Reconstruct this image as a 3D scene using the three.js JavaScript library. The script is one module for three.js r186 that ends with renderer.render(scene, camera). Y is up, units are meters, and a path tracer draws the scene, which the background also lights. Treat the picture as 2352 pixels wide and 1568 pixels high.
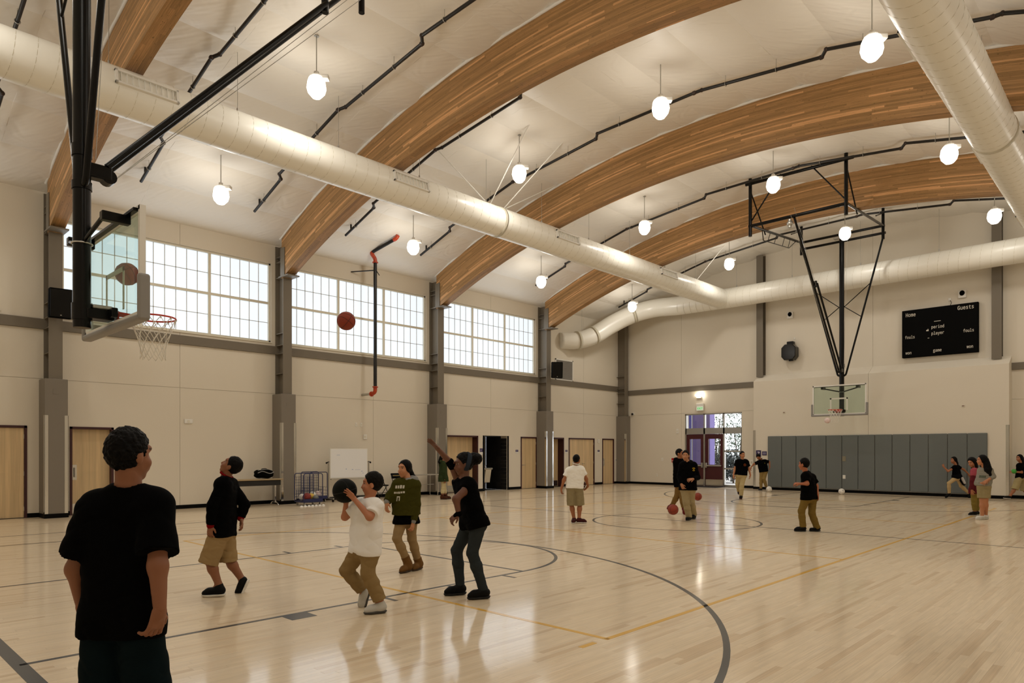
import * as THREE from 'three';
import { RoundedBoxGeometry } from 'three/addons/geometries/RoundedBoxGeometry.js';
import { mergeGeometries } from 'three/addons/utils/BufferGeometryUtils.js';
import { RectAreaLightUniformsLib } from 'three/addons/lights/RectAreaLightUniformsLib.js';

// ---------------------------------------------------------------- camera, sky, lights, exposure
const scene = new THREE.Scene();
const renderer = new THREE.WebGLRenderer({ antialias: true });
renderer.toneMapping = THREE.LinearToneMapping;
renderer.toneMappingExposure = 1.0;
renderer.shadowMap.enabled = true;
RectAreaLightUniformsLib.init();

const EYE = 1.57, YAW = THREE.MathUtils.degToRad(43.75);
const camera = new THREE.PerspectiveCamera(2 * Math.atan(0.5) * 180 / Math.PI, 1.5, 0.1, 300);   // 24 mm shift lens, level
camera.position.set(0, EYE, 0);
camera.rotation.y = YAW;
camera.setViewOffset(2352, 1568, 0, -252.3, 2352, 1568);                                        // rise of the lens

scene.background = new THREE.Color(2.7, 2.8, 2.95);          // bright overcast daylight outside
const LAMP = 2.7, LAMP_DOWN = 6.4, LAMP_COLOR = new THREE.Color(1.0, 0.955, 0.865), WINDOW_LIGHT = 0.8, WINDOW_COLOR = new THREE.Color(0.90, 0.96, 1.0);

// ---------------------------------------------------------------- helpers
let seed = 12345;
const rnd = () => { seed = (seed + 0x6d2b79f5) | 0; let t = Math.imul(seed ^ (seed >>> 15), 1 | seed); t = (t + Math.imul(t ^ (t >>> 7), 61 | t)) ^ t; return ((t ^ (t >>> 14)) >>> 0) / 4294967296; };
const rr = (a, b) => a + (b - a) * rnd();
const V = (x, y, z) => new THREE.Vector3(x, y, z);
const taken = {};
const numbered = (n) => { const k = taken[n] = (taken[n] ?? -1) + 1; return k ? `${n}_${String(k).padStart(3, '0')}` : n; };
const plain = (g) => {                                       // only position, normal, uv; not indexed
  const h = g.index ? g.toNonIndexed() : g.clone();
  for (const k of Object.keys(h.attributes)) if (!['position', 'normal', 'uv', 'color'].includes(k)) h.deleteAttribute(k);
  if (!h.attributes.uv) h.setAttribute('uv', new THREE.BufferAttribute(new Float32Array(h.attributes.position.count * 2), 2));
  h.morphAttributes = {};
  return h;
};
const join = (list) => { const a = list.flat(9).filter(Boolean).map(plain); return a.length === 1 ? a[0] : mergeGeometries(a, false); };
function mesh(name, geoms, mat, parent) {
  const g = Array.isArray(geoms) ? join(geoms) : geoms;
  const m = new THREE.Mesh(g, mat); m.name = parent ? name : numbered(name); m.castShadow = m.receiveShadow = true;
  (parent ?? scene).add(m);
  return m;
}
function tag(o, label, category, group, kind) { Object.assign(o.userData, { label, category }); if (group) o.userData.group = group; if (kind) o.userData.kind = kind; return o; }
function thing(name, label, category, [x, y, z] = [0, 0, 0], turn = 0, group) {
  const o = new THREE.Group(); o.name = numbered(name); o.position.set(x, y, z); o.rotation.y = turn; scene.add(o);
  return tag(o, label, category, group);
}
function struct(name, geoms, mat) { const m = geoms ? mesh(name, geoms, mat) : new THREE.Group(); if (!geoms) { m.name = numbered(name); scene.add(m); } m.userData.kind = 'structure'; return m; }
// geometry makers; sizes in metres
const uvBox = (g, w, h, d) => { const p = g.attributes.position, n = g.attributes.normal, u = g.attributes.uv; for (let i = 0; i < p.count; i++) { const ax = Math.abs(n.getX(i)), ay = Math.abs(n.getY(i)); if (ax > 0.6) u.setXY(i, p.getZ(i), p.getY(i)); else if (ay > 0.6) u.setXY(i, p.getX(i), p.getZ(i)); else u.setXY(i, p.getX(i), p.getY(i)); } return g; };
const at = (g, x = 0, y = 0, z = 0, rx = 0, ry = 0, rz = 0) => { if (rx || ry || rz) g.applyMatrix4(new THREE.Matrix4().makeRotationFromEuler(new THREE.Euler(rx, ry, rz))); return g.translate(x, y, z); };
const box = (w, h, d, x = 0, y = 0, z = 0, rx = 0, ry = 0, rz = 0) => at(uvBox(new THREE.BoxGeometry(w, h, d)), x, y, z, rx, ry, rz);
const span = (x0, x1, y0, y1, z0, z1) => box(Math.abs(x1 - x0), Math.abs(y1 - y0), Math.abs(z1 - z0), (x0 + x1) / 2, (y0 + y1) / 2, (z0 + z1) / 2);
const rbox = (w, h, d, r, x = 0, y = 0, z = 0, rx = 0, ry = 0, rz = 0) => at(new RoundedBoxGeometry(w, h, d, 2, Math.min(r, w / 2.01, h / 2.01, d / 2.01)), x, y, z, rx, ry, rz);
const rspan = (x0, x1, y0, y1, z0, z1, r = 0.008) => rbox(Math.abs(x1 - x0), Math.abs(y1 - y0), Math.abs(z1 - z0), r, (x0 + x1) / 2, (y0 + y1) / 2, (z0 + z1) / 2);
const rod = (a, b, r, seg = 10, r2 = r) => {
  const d = b.clone().sub(a), g = new THREE.CylinderGeometry(r2, r, d.length(), seg);
  g.applyQuaternion(new THREE.Quaternion().setFromUnitVectors(V(0, 1, 0), d.normalize()));
  return g.translate((a.x + b.x) / 2, (a.y + b.y) / 2, (a.z + b.z) / 2);
};
const cyl = (r, h, x, y, z, seg = 16, rx = 0, rz = 0, r2 = r) => at(new THREE.CylinderGeometry(r2, r, h, seg), x, y, z, rx, 0, rz);
const ball = (r, x, y, z, seg = 14) => new THREE.SphereGeometry(r, seg, Math.ceil(seg * 0.7)).translate(x, y, z);
const tube = (pts, r, seg = 40, rs = 8, closed = false, tension = 0.5) => new THREE.TubeGeometry(new THREE.CatmullRomCurve3(pts, closed, 'catmullrom', tension), seg, r, rs, closed);
function bend(pts, rad, n = 5) {                             // straight runs with rounded corners
  const out = [pts[0]];
  for (let i = 1; i < pts.length - 1; i++) {
    const p = pts[i], a = pts[i - 1].clone().sub(p), b = pts[i + 1].clone().sub(p), r = Math.min(rad, a.length() * 0.49, b.length() * 0.49);
    const s = p.clone().addScaledVector(a.normalize(), r), e = p.clone().addScaledVector(b.normalize(), r);
    for (let k = 0; k <= n; k++) { const t = k / n; out.push(V(0, 0, 0).addScaledVector(s, (1 - t) * (1 - t)).addScaledVector(p, 2 * t * (1 - t)).addScaledVector(e, t * t)); }
  }
  out.push(pts[pts.length - 1]);
  return out;
}
function sweep(pts, r, rs = 10, caps = true) {               // tube along a polyline, radius may be a list
  const n = pts.length, pos = [], uv = [], idx = [], R = (i) => (Array.isArray(r) ? r[i] : r);
  let nrm = null, len = 0;
  for (let i = 0; i < n; i++) {
    const t = pts[Math.min(i + 1, n - 1)].clone().sub(pts[Math.max(i - 1, 0)]).normalize();
    if (!nrm) { nrm = Math.abs(t.y) > 0.9 ? V(1, 0, 0) : V(0, 1, 0); }
    nrm = nrm.clone().addScaledVector(t, -nrm.dot(t)).normalize();
    const bi = t.clone().cross(nrm);
    if (i) len += pts[i].distanceTo(pts[i - 1]);
    for (let k = 0; k <= rs; k++) { const a = k / rs * Math.PI * 2, c = Math.cos(a) * R(i), s = Math.sin(a) * R(i); pos.push(pts[i].x + nrm.x * c + bi.x * s, pts[i].y + nrm.y * c + bi.y * s, pts[i].z + nrm.z * c + bi.z * s); uv.push(len, k / rs); }
  }
  const w = rs + 1;
  for (let i = 0; i < n - 1; i++) for (let k = 0; k < rs; k++) idx.push(i * w + k, i * w + k + 1, (i + 1) * w + k, i * w + k + 1, (i + 1) * w + k + 1, (i + 1) * w + k);
  if (caps) for (const [i, f] of [[0, 1], [n - 1, 0]]) { const c = pos.length / 3; pos.push(pts[i].x, pts[i].y, pts[i].z); uv.push(0, 0); for (let k = 0; k < rs; k++) f ? idx.push(c, i * w + k + 1, i * w + k) : idx.push(c, i * w + k, i * w + k + 1); }
  const g = new THREE.BufferGeometry(); g.setAttribute('position', new THREE.Float32BufferAttribute(pos, 3)); g.setAttribute('uv', new THREE.Float32BufferAttribute(uv, 2)); g.setIndex(idx); g.computeVertexNormals();
  return g;
}
const lathe = (prof, seg = 24) => new THREE.LatheGeometry(prof.map(([x, y]) => new THREE.Vector2(x, y)), seg);
const shapeOf = (pts) => new THREE.Shape(pts.map(([x, y]) => new THREE.Vector2(x, y)));
const extrude = (pts, depth, bevel = 0) => new THREE.ExtrudeGeometry(Array.isArray(pts) ? shapeOf(pts) : pts, { depth, bevelEnabled: bevel > 0, bevelThickness: bevel, bevelSize: bevel, bevelSegments: 2, curveSegments: 16 });

// noise and textures
const hash = (x, y, s = 0) => { let h = Math.imul(x | 0, 374761393) + Math.imul(y | 0, 668265263) + Math.imul(s | 0, 1442695041); h = Math.imul(h ^ (h >>> 13), 1274126177); return ((h ^ (h >>> 16)) >>> 0) / 4294967296; };
const vnoise = (x, y, s = 0, px = 0, py = 0) => {
  const ix = Math.floor(x), iy = Math.floor(y), fx = x - ix, fy = y - iy, u = fx * fx * (3 - 2 * fx), v = fy * fy * (3 - 2 * fy), w = (a, p) => (p ? ((a % p) + p) % p : a);
  const h = (a, b) => hash(w(a, px), w(b, py), s);
  return (h(ix, iy) * (1 - u) + h(ix + 1, iy) * u) * (1 - v) + (h(ix, iy + 1) * (1 - u) + h(ix + 1, iy + 1) * u) * v;
};
function texture(w, h, fn, srgb = true) {
  const data = new Uint8Array(w * h * 4);
  for (let y = 0; y < h; y++) for (let x = 0; x < w; x++) { const c = fn(x, y), i = (y * w + x) * 4; data[i] = c[0]; data[i + 1] = c[1]; data[i + 2] = c[2]; data[i + 3] = 255; }
  const t = new THREE.DataTexture(data, w, h); t.wrapS = t.wrapT = THREE.RepeatWrapping; t.magFilter = THREE.LinearFilter; t.minFilter = THREE.LinearMipmapLinearFilter; t.generateMipmaps = true; if (srgb) t.colorSpace = THREE.SRGBColorSpace; t.needsUpdate = true;
  return t;
}
const cv = (w, h, draw) => { const c = document.createElement('canvas'); c.width = w; c.height = h; draw(c.getContext('2d'), w, h); const t = new THREE.CanvasTexture(c); t.colorSpace = THREE.SRGBColorSpace; return t; };
const clamp = (x, a, b) => Math.max(a, Math.min(b, x));
const g255 = (v) => { const c = clamp(Math.round(v), 0, 255); return [c, c, c]; };
const tile = (t, sx, sy) => { const c = t.clone(); c.repeat.set(sx, sy); c.needsUpdate = true; return c; };

// ---------------------------------------------------------------- materials
const std = (color, roughness = 0.7, metalness = 0, more = {}) => new THREE.MeshStandardMaterial({ color, roughness, metalness, ...more });
const inky = (color, roughness = 0.9, specularIntensity = 0.12) => new THREE.MeshPhysicalMaterial({ color, roughness, specularIntensity });      // cloth and matt black: hardly any sheen
const phy = (color, roughness, more = {}) => new THREE.MeshPhysicalMaterial({ color, roughness, ...more });
const paintBump = texture(256, 256, (x, y) => g255(128 + 90 * (vnoise(x / 3, y / 3, 1, 85, 85) - 0.5) + 60 * (vnoise(x / 9, y / 9, 2, 28, 28) - 0.5)), false);
const clothBump = texture(128, 128, (x, y) => g255(128 + 60 * Math.sin(x * Math.PI / 2) + 60 * Math.sin(y * Math.PI / 2)), false);
const brushed = texture(256, 256, (x, y) => g255(120 + 70 * vnoise(x / 2, y / 60, 3, 128, 4) + 60 * vnoise(x / 40, y / 50, 4, 6, 5)), false);
const veneer = texture(256, 512, (x, y) => { const n = vnoise(x / 5, y / 120, 5, 51, 4) * 0.6 + vnoise(x / 26, y / 200, 6, 9, 2) * 0.8 + 0.15 * vnoise(x / 1.5, y / 30, 7); const t = 225 + 28 * (n - 0.8); return [t, t - 1, t - 4]; });
const M = {
  wall: std('#dfd6c6', 0.75, 0, { bumpMap: tile(paintBump, 2, 2), bumpScale: 0.0012 }),
  wallBack: std('#bfb6a5', 0.9),
  steel: std('#746b5d', 0.55),
  concrete: std('#7d756a', 0.6),
  rubber: inky('#030303', 0.5, 0.2),
  black: inky('#020202', 0.25, 0.5),
  blackMatte: inky('#020202', 0.8),
  white: std('#e9e6df', 0.5),
  cream: std('#e0dac9', 0.55),
  vinyl: phy('#e8e2d8', 0.5, { clearcoat: 0.35, clearcoatRoughness: 0.45, bumpMap: tile(texture(512, 512, (x, y) => g255(128 + 110 * (vnoise(x / 26 + 3 * vnoise(x / 64, y / 64, 41, 8, 8), y / 90, 42, 0, 0) - 0.5) + 70 * (vnoise((x + y) / 14, (x - y) / 60, 43) - 0.5)), false), 0.33, 0.33), bumpScale: 0.02 }),
  duct: phy('#f3f0e6', 0.34, { clearcoat: 0.4, clearcoatRoughness: 0.25 }),
  ductSeam: std('#d3ccb8', 0.5),
  burgundy: std('#3a0d12', 0.45),
  veneer: std('#f0d2a4', 0.45, 0, { map: tile(veneer, 1.1, 0.5) }),
  stainless: std('#d2d2cf', 0.18, 1, { roughnessMap: brushed, bumpMap: tile(brushed, 1, 1), bumpScale: 0.0006 }),
  chrome: std('#cfcfcf', 0.12, 1),
  alu: std('#b4b2ac', 0.35, 0.9),
  dark: std('#171513', 0.5),
  glass: phy('#ffffff', 0.02, { transmission: 1, thickness: 0, ior: 1.5 }),
  greenGlass: phy('#eaf3ee', 0.02, { specularIntensity: 0.55, transmission: 1, thickness: 0, ior: 1.5 }),
  orange: std('#c8330f', 0.4),
  net: std('#efeae0', 0.8),
  red: std('#b01818', 0.45),
  padGrey: std('#666b69', 0.65, 0, { bumpMap: tile(paintBump, 6, 6), bumpScale: 0.0006 }),
  greyPad: std('#8f8c88', 0.55),
};
// ---------------------------------------------------------------- the room
const XL = -19.45, XR = 3.3, ZF = -28.1, ZN = 1.9, X0 = -8.5;
const arcY = (x, top, R) => top - R + Math.sqrt(R * R - (x - X0) * (x - X0));
const ceilY = (x) => arcY(x, 10.1, 27.2), soffY = (x) => arcY(x, 8.92, 26.2);
const COL = [-4.2, -10.1, -16.08, -22.06];

// floor: slab with maple strips on it, running along z
const grain = texture(256, 512, (x, y) => { const n = 0.5 * vnoise(x / 3, y / 90, 11, 85, 5) + 0.35 * vnoise(x / 9, y / 160, 12, 28, 3) + 0.3 * vnoise(x / 40, y / 60, 13, 6, 8); const t = 238 + 34 * (n - 0.57); return [t, t - 1, t - 3]; });
const STRIP = 0.0572, tones = [[0.87, 0.71, 0.50], [0.84, 0.675, 0.465], [0.885, 0.73, 0.525], [0.80, 0.625, 0.42], [0.855, 0.695, 0.485], [0.88, 0.72, 0.51], [0.74, 0.56, 0.36], [0.865, 0.705, 0.495]];
const tonePick = [0, 0, 0, 1, 1, 2, 2, 3, 4, 4, 5, 5, 7, 7, 0, 6];
const floorLook = { roughness: 0.5, clearcoat: 0.7, clearcoatRoughness: 0.1, map: grain };
const plankMats = tones.map((c) => phy(new THREE.Color(...c), 0.5, floorLook));
const plankAll = phy(0xffffff, 0.5, { ...floorLook, vertexColors: true });
const floor = struct('floor', [span(XL - 0.4, XR + 0.4, -0.32, -0.02, ZN + 0.4, ZF - 0.4)], std('#5a4632', 0.8));
{
  const planks = [];
  for (let i = 0, x = XL; x < XR; i++, x += STRIP) {
    let z = ZN + 0.1 - 1.6 * hash(i, 1, 5);
    z = ZN;
    let first = true;
    while (z > ZF) {
      let len = first ? 0.3 + 1.2 * hash(i, 9, 8) : [0.5, 0.75, 0.95, 1.2, 1.5][Math.floor(rnd() * 5)];
      first = false;
      if (z - len < ZF + 0.25) len = z - ZF;
      planks.push([x + STRIP / 2, z - len / 2, len, tonePick[Math.floor(rnd() * tonePick.length)], rr(-0.0011, 0.0011), rr(-0.00012, 0.00012), rnd(), rnd()]);
      z -= len;
    }
  }
  const fwd = V(-Math.sin(YAW), 0, -Math.cos(YAW)), right = V(Math.cos(YAW), 0, -Math.sin(YAW));
  const order = planks.map((p, k) => { const d = p[0] * fwd.x + p[1] * fwd.z, r = p[0] * right.x + p[1] * right.z; return [k, d > 4.3 && Math.abs(r) < 0.78 * d && [0.5, 0.75, 0.95, 1.2, 1.5].includes(p[2]) ? d : 1e9]; }).sort((a, b) => a[1] - b[1]);
  const single = new Set(order.slice(0, 300).map((o) => o[0]));
  // a strip: top with small eased edges
  const strip = (len, uo, vo) => {
    const w = STRIP / 2 - 0.0001, h = len / 2 - 0.0001, e = 0.0004, pos = [], uv = [], idx = [];
    const P = [[-w, -e, -h], [w, -e, -h], [w, -e, h], [-w, -e, h], [-w + e, 0, -h + e], [w - e, 0, -h + e], [w - e, 0, h - e], [-w + e, 0, h - e]];
    const quad = (a, b, c, d) => { const k = pos.length / 3; for (const q of [a, b, c, d]) { pos.push(...P[q]); uv.push(uo + P[q][0] * 4, vo + P[q][2] * 0.7); } idx.push(k, k + 1, k + 2, k, k + 2, k + 3); };
    quad(4, 7, 6, 5); quad(0, 3, 7, 4); quad(2, 1, 5, 6); quad(1, 0, 4, 5); quad(3, 2, 6, 7);
    const g = new THREE.BufferGeometry(); g.setAttribute('position', new THREE.Float32BufferAttribute(pos, 3)); g.setAttribute('uv', new THREE.Float32BufferAttribute(uv, 2)); g.setIndex(idx); g.computeVertexNormals(); return g;
  };
  const shared = {};
  const bp = [], bn = [], bu = [], bc = [], bi = [];
  const m4 = new THREE.Matrix4(), q = new THREE.Quaternion(), e3 = new THREE.Euler(), v = V(0, 0, 0);
  planks.forEach((p, k) => {
    if (single.has(k)) {
      const key = p[2] + '_' + Math.floor(p[6] * 4);
      shared[key] ??= strip(p[2], Math.floor(p[6] * 4) * 0.27, p[7]);
      const o = mesh('plank', shared[key], plankMats[p[3]], floor);
      o.position.set(p[0], 0, p[1]); o.rotation.set(p[5], 0, p[4]);
      return;
    }
    const g = strip(p[2], p[6] * 3, p[7] * 3), b = bp.length / 3, P = g.attributes.position, N = g.attributes.normal, U = g.attributes.uv;
    m4.compose(v.set(p[0], 0, p[1]), q.setFromEuler(e3.set(p[5], 0, p[4])), V(1, 1, 1));
    const t = V(0, 0, 0);
    for (let i = 0; i < P.count; i++) { t.fromBufferAttribute(P, i).applyMatrix4(m4); bp.push(t.x, t.y, t.z); t.fromBufferAttribute(N, i).applyQuaternion(q); bn.push(t.x, t.y, t.z); bu.push(U.getX(i), U.getY(i)); bc.push(...tones[p[3]]); }
    for (let i = 0; i < g.index.count; i++) bi.push(b + g.index.getX(i));
  });
  const g = new THREE.BufferGeometry(); g.setAttribute('position', new THREE.Float32BufferAttribute(bp, 3)); g.setAttribute('normal', new THREE.Float32BufferAttribute(bn, 3)); g.setAttribute('uv', new THREE.Float32BufferAttribute(bu, 2)); g.setAttribute('color', new THREE.Float32BufferAttribute(bc, 3)); g.setIndex(bi);
  mesh('planking', g, plankAll, floor).userData.kind = 'stuff';
}
// painted court lines
const lineBlack = phy('#15130f', 0.5, { clearcoat: 0.5, clearcoatRoughness: 0.1 }), lineYellow = phy('#d9a514', 0.5, { clearcoat: 0.6, clearcoatRoughness: 0.1 });
const LH = 0.0012;
const ring = (cx, cz, r, w, a0 = 0, a1 = Math.PI * 2, n = 96) => {
  const pos = [], idx = [], uv = [];
  for (let i = 0; i <= n; i++) { const a = a0 + (a1 - a0) * i / n, c = Math.cos(a), s = Math.sin(a); for (const [q, y] of [[r - w / 2, -0.001], [r - w / 2, LH], [r + w / 2, LH], [r + w / 2, -0.001]]) { pos.push(cx + c * q, y, cz + s * q); uv.push(a * r, q); } }
  for (let i = 0; i < n; i++) for (let k = 0; k < 3; k++) { const b = i * 4 + k; idx.push(b, b + 1, b + 4, b + 1, b + 5, b + 4); }
  const g = new THREE.BufferGeometry(); g.setAttribute('position', new THREE.Float32BufferAttribute(pos, 3)); g.setAttribute('uv', new THREE.Float32BufferAttribute(uv, 2)); g.setIndex(idx); const h = g.toNonIndexed(); h.computeVertexNormals(); return h;
};
const lineX = (x0, x1, z, w = 0.05) => span(x0, x1, -0.001, LH, z - w / 2, z + w / 2), lineZ = (x, z0, z1, w = 0.05) => span(x - w / 2, x + w / 2, -0.001, LH, z0, z1);
{
  const put = (n, g, m) => mesh(n, g, m, floor), cx = -7.95;
  put('sideline', lineZ(-15.45, -1.1, -26.5), lineBlack); put('sideline', lineZ(-0.45, -1.1, -26.5), lineBlack);
  put('baseline', lineX(-15.45, -0.45, -1.12, 0.1), lineBlack); put('baseline', lineX(-15.45, -0.45, -26.5, 0.1), lineBlack);
  put('centre_line', lineX(-15.45, -0.45, -13.78), lineBlack); put('centre_circle', ring(-7.98, -13.65, 1.83, 0.05), lineBlack);
  for (const [zb, s, c] of [[-1.12, -1, -7.91], [-26.5, 1, -8.2]]) {
    const zf = zb + s * 5.44, zr = zb + s * 1.28;
    put('lane_line', lineZ(c + 1.83, zb, zf), lineBlack); put('lane_line', lineZ(c - 1.83, zb, zf), lineBlack);
    put('free_throw_line', lineX(c - 1.83, c + 1.83, zf), lineBlack);
    put('free_throw_circle', ring(c, zf, 1.83, 0.05, s < 0 ? Math.PI : 0, s < 0 ? Math.PI * 2 : Math.PI, 64), lineBlack);
    put('three_point_line', [ring(c, zr, 6.03, 0.055, s < 0 ? Math.PI : 0, s < 0 ? Math.PI * 2 : Math.PI), lineZ(c + 6.03, zb, zr, 0.055), lineZ(c - 6.03, zb, zr, 0.055)], lineBlack);
    for (const d of [-1, 1]) {
      put('lane_block', span(c + d * 1.85, c + d * 2.05, -0.001, LH, zb + s * 2.05, zb + s * 2.31), lineBlack);
      for (const k of [3.2, 4.1, 5.02]) put('lane_mark', span(c + d * 1.85, c + d * 2.07, -0.001, LH, zb + s * k, zb + s * (k + 0.05)), lineBlack);
    }
  }
  put('volleyball_line', lineZ(-3.38, -4.66, -22.85), lineYellow); put('volleyball_line', lineZ(-12.45, -4.66, -22.85), lineYellow);
  for (const z of [-4.68, -22.83, -10.5, -17.0]) put('volleyball_line', lineX(-12.45, -3.36, z), lineYellow);
  put('serving_mark', span(-3.41, -3.36, -0.001, LH, -4.33, -4.52), lineYellow); put('serving_mark', span(-12.47, -12.42, -0.001, LH, -4.33, -4.52), lineYellow);
}

// rectangles of a wall left over when its openings are cut out
function minus(a0, a1, b0, b1, holes) {
  const A = [...new Set([a0, a1, ...holes.flatMap((h) => [h[0], h[1]]).filter((v) => v > a0 && v < a1)])].sort((p, q) => p - q), out = [];
  for (let i = 0; i < A.length - 1; i++) {
    const mid = (A[i] + A[i + 1]) / 2, cut = holes.filter((h) => h[0] < mid && h[1] > mid).map((h) => [Math.max(b0, h[2]), Math.min(b1, h[3])]).filter((c) => c[1] > c[0]).sort((p, q) => p[0] - q[0]);
    let y = b0;
    for (const c of cut) { if (c[0] > y) out.push([A[i], A[i + 1], y, c[0]]); y = Math.max(y, c[1]); }
    if (y < b1) out.push([A[i], A[i + 1], y, b1]);
  }
  return out;
}
// openings of the left wall: [z low, z high, y low, y high]
const WIN = [[-3.2, -0.5, 4.85, 7.22], [-9.83, -4.44, 4.85, 7.22], [-15.79, -10.4, 4.85, 7.22], [-21.77, -16.38, 4.85, 7.22]];
const DOORS = [
  { z0: -2.66, z1: -3.73, leaves: 1, recess: 0.02, hinge: 1 }, { z0: -4.6, z1: -5.57, leaves: 1, recess: 0.13, pull: 0, kick: 1 }, { z0: -16.45, z1: -18.39, leaves: 2, recess: 0.26, kick: 1 },
  { z0: -20.84, z1: -21.86, leaves: 1, recess: 0.02, lever: 0, hinge: 1 }, { z0: -22.62, z1: -23.67, leaves: 1, recess: 0.3, kick: 1, sign: 1 }, { z0: -24.01, z1: -25.93, leaves: 1, recess: 0.02, lever: 1, hinge: 1 }, { z0: -26.55, z1: -27.5, leaves: 1, recess: 0.02, pull: 0 },
];
const ALC = [-20.03, -18.75, 0, 2.2];
const holesL = [...WIN, ALC, ...DOORS.map((d) => [d.z1, d.z0, 0, 2.18])];
{
  const top = 7.86, T = 0.014, back = minus(ZF - 0.4, ZN + 0.4, -0.3, top + 0.25, holesL).map(([a, b, c, d]) => span(XL - 0.36, XL - T, c, d, a, b));
  const wl = struct('wall_left', back, M.wallBack);
  const zs = [ZF, -25.1, -22.06, -19.1, -16.08, -13.5, -10.1, -7.2, -4.2, -1.2, ZN], ys = [0, 3.31, 4.5, top], J = 0.004;
  for (let i = 0; i < zs.length - 1; i++) for (let k = 0; k < 3; k++) {
    const r = minus(zs[i] + J, zs[i + 1] - J, ys[k] + (k ? J : 0), ys[k + 1] - J, holesL);
    if (r.length) mesh('wall_panel', r.map(([a, b, c, d]) => span(XL - T, XL, c, d, a, b)), M.wall, wl);
  }
  const girt = struct('trim_left', [span(XL - 0.002, XL + 0.05, 4.5, 4.74, ZF, ZN)], M.steel);
  const base = minus(ZF, ZN, 0, 0.1, [[ALC[0], ALC[1], -1, 1], ...DOORS.map((d) => [d.z1, d.z0, -1, 1])]).map(([a, b]) => span(XL, XL + 0.012, 0.0015, 0.105, a, b));
  struct('baseboard_left', base, M.rubber);
}
// far wall: panels under the arched roof
const ENT = [-15.93, -13.19, 0, 3.27];
{
  const T = 0.014, J = 0.004;
  const slice = (x0, x1, y0, y1, z0, depth) => {               // y1 null: up to the roof
    const p = [[x0, y0], [x1, y0]];
    if (y1 === null) for (let k = 0; k <= 8; k++) { const x = x1 + (x0 - x1) * k / 8; p.push([x, ceilY(x) + 0.12]); } else p.push([x1, y1], [x0, y1]);
    return extrude(p, depth).translate(0, 0, z0);
  };
  const wf = struct('wall_far', [slice(XL - 0.4, ENT[0], -0.3, null, ZF - 0.36, 0.36 - T), slice(ENT[1], XR + 0.4, -0.3, null, ZF - 0.36, 0.36 - T), slice(ENT[0], ENT[1], ENT[3], null, ZF - 0.36, 0.36 - T), slice(ENT[0], ENT[1], -0.3, 0, ZF - 0.36, 0.36 - T)], M.wallBack);
  const xs = [XL, -16.1, -12.3, -8, -4.1, -0.4, XR];
  for (let i = 0; i < 6; i++) for (const [y0, y1] of [[0, 3.31], [3.31, 4.3], [4.3, null]]) {
    const list = y1 === null ? [slice(xs[i] + J, xs[i + 1] - J, y0 + J, null, ZF - T, T)] : minus(xs[i] + J, xs[i + 1] - J, y0 + (y0 ? J : 0), y1 - J, [ENT]).map(([a, b, c, d]) => slice(a, b, c, d, ZF - T, T));
    if (list.length) mesh('wall_panel', list, M.wall, wf);
  }
  struct('trim_far', [span(XL, -12.42, 4.3, 4.53, ZF - 0.002, ZF + 0.05), span(-3.72, XR, 4.3, 4.53, ZF - 0.002, ZF + 0.05)], M.steel);
  struct('baseboard_far', [span(XL, ENT[0], 0.0015, 0.105, ZF, ZF + 0.012), span(ENT[1], -12.42, 0.0015, 0.105, ZF, ZF + 0.012), span(-3.72, XR, 0.0015, 0.105, ZF, ZF + 0.012)], M.rubber);
  // furred-out wall behind the far basket, with sloping top
  const zb = -27.55, prof = [[ZF, 0], [zb, 0], [zb, 4.47], [ZF, 4.78]];
  const piece = (x0, x1) => { const g = extrude(prof, Math.abs(x1 - x0)); g.rotateY(-Math.PI / 2); return g.translate(x1, 0, 0); };
  const fur = struct('wall_furring', [piece(-12.42, -8.0)], M.wall); mesh('wall_panel', [piece(-7.992, -3.72)], M.wall, fur);
  for (const [x, s] of [[-12.42, -1], [-3.72, 1]]) mesh('corner_guard', [span(x - s * 0.09, x + s * 0.006, 0.105, 2.45, zb, zb + 0.005), span(x, x + s * 0.006, 0.105, 2.45, zb - 0.09, zb + 0.005)], M.stainless, fur);
  struct('baseboard_furring', [span(-12.43, -3.71, 0.0015, 0.105, zb, zb + 0.012), span(-12.432, -12.42, 0.0015, 0.105, ZF, zb + 0.012), span(-3.72, -3.708, 0.0015, 0.105, ZF, zb + 0.012)], M.rubber);
}
// right and near walls, out of the picture
struct('wall_right', [span(XR, XR + 0.36, -0.3, 8.2, ZF - 0.4, ZN + 0.4)], M.wall);
{
  const p = [[XL - 0.4, -0.3], [XR + 0.4, -0.3]]; for (let k = 0; k <= 24; k++) { const x = XR + 0.4 + (XL - XR - 0.8) * k / 24; p.push([x, ceilY(x) + 0.12]); }
  struct('wall_near', [extrude(p, 0.36).translate(0, 0, ZN)], M.wall);
}
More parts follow.
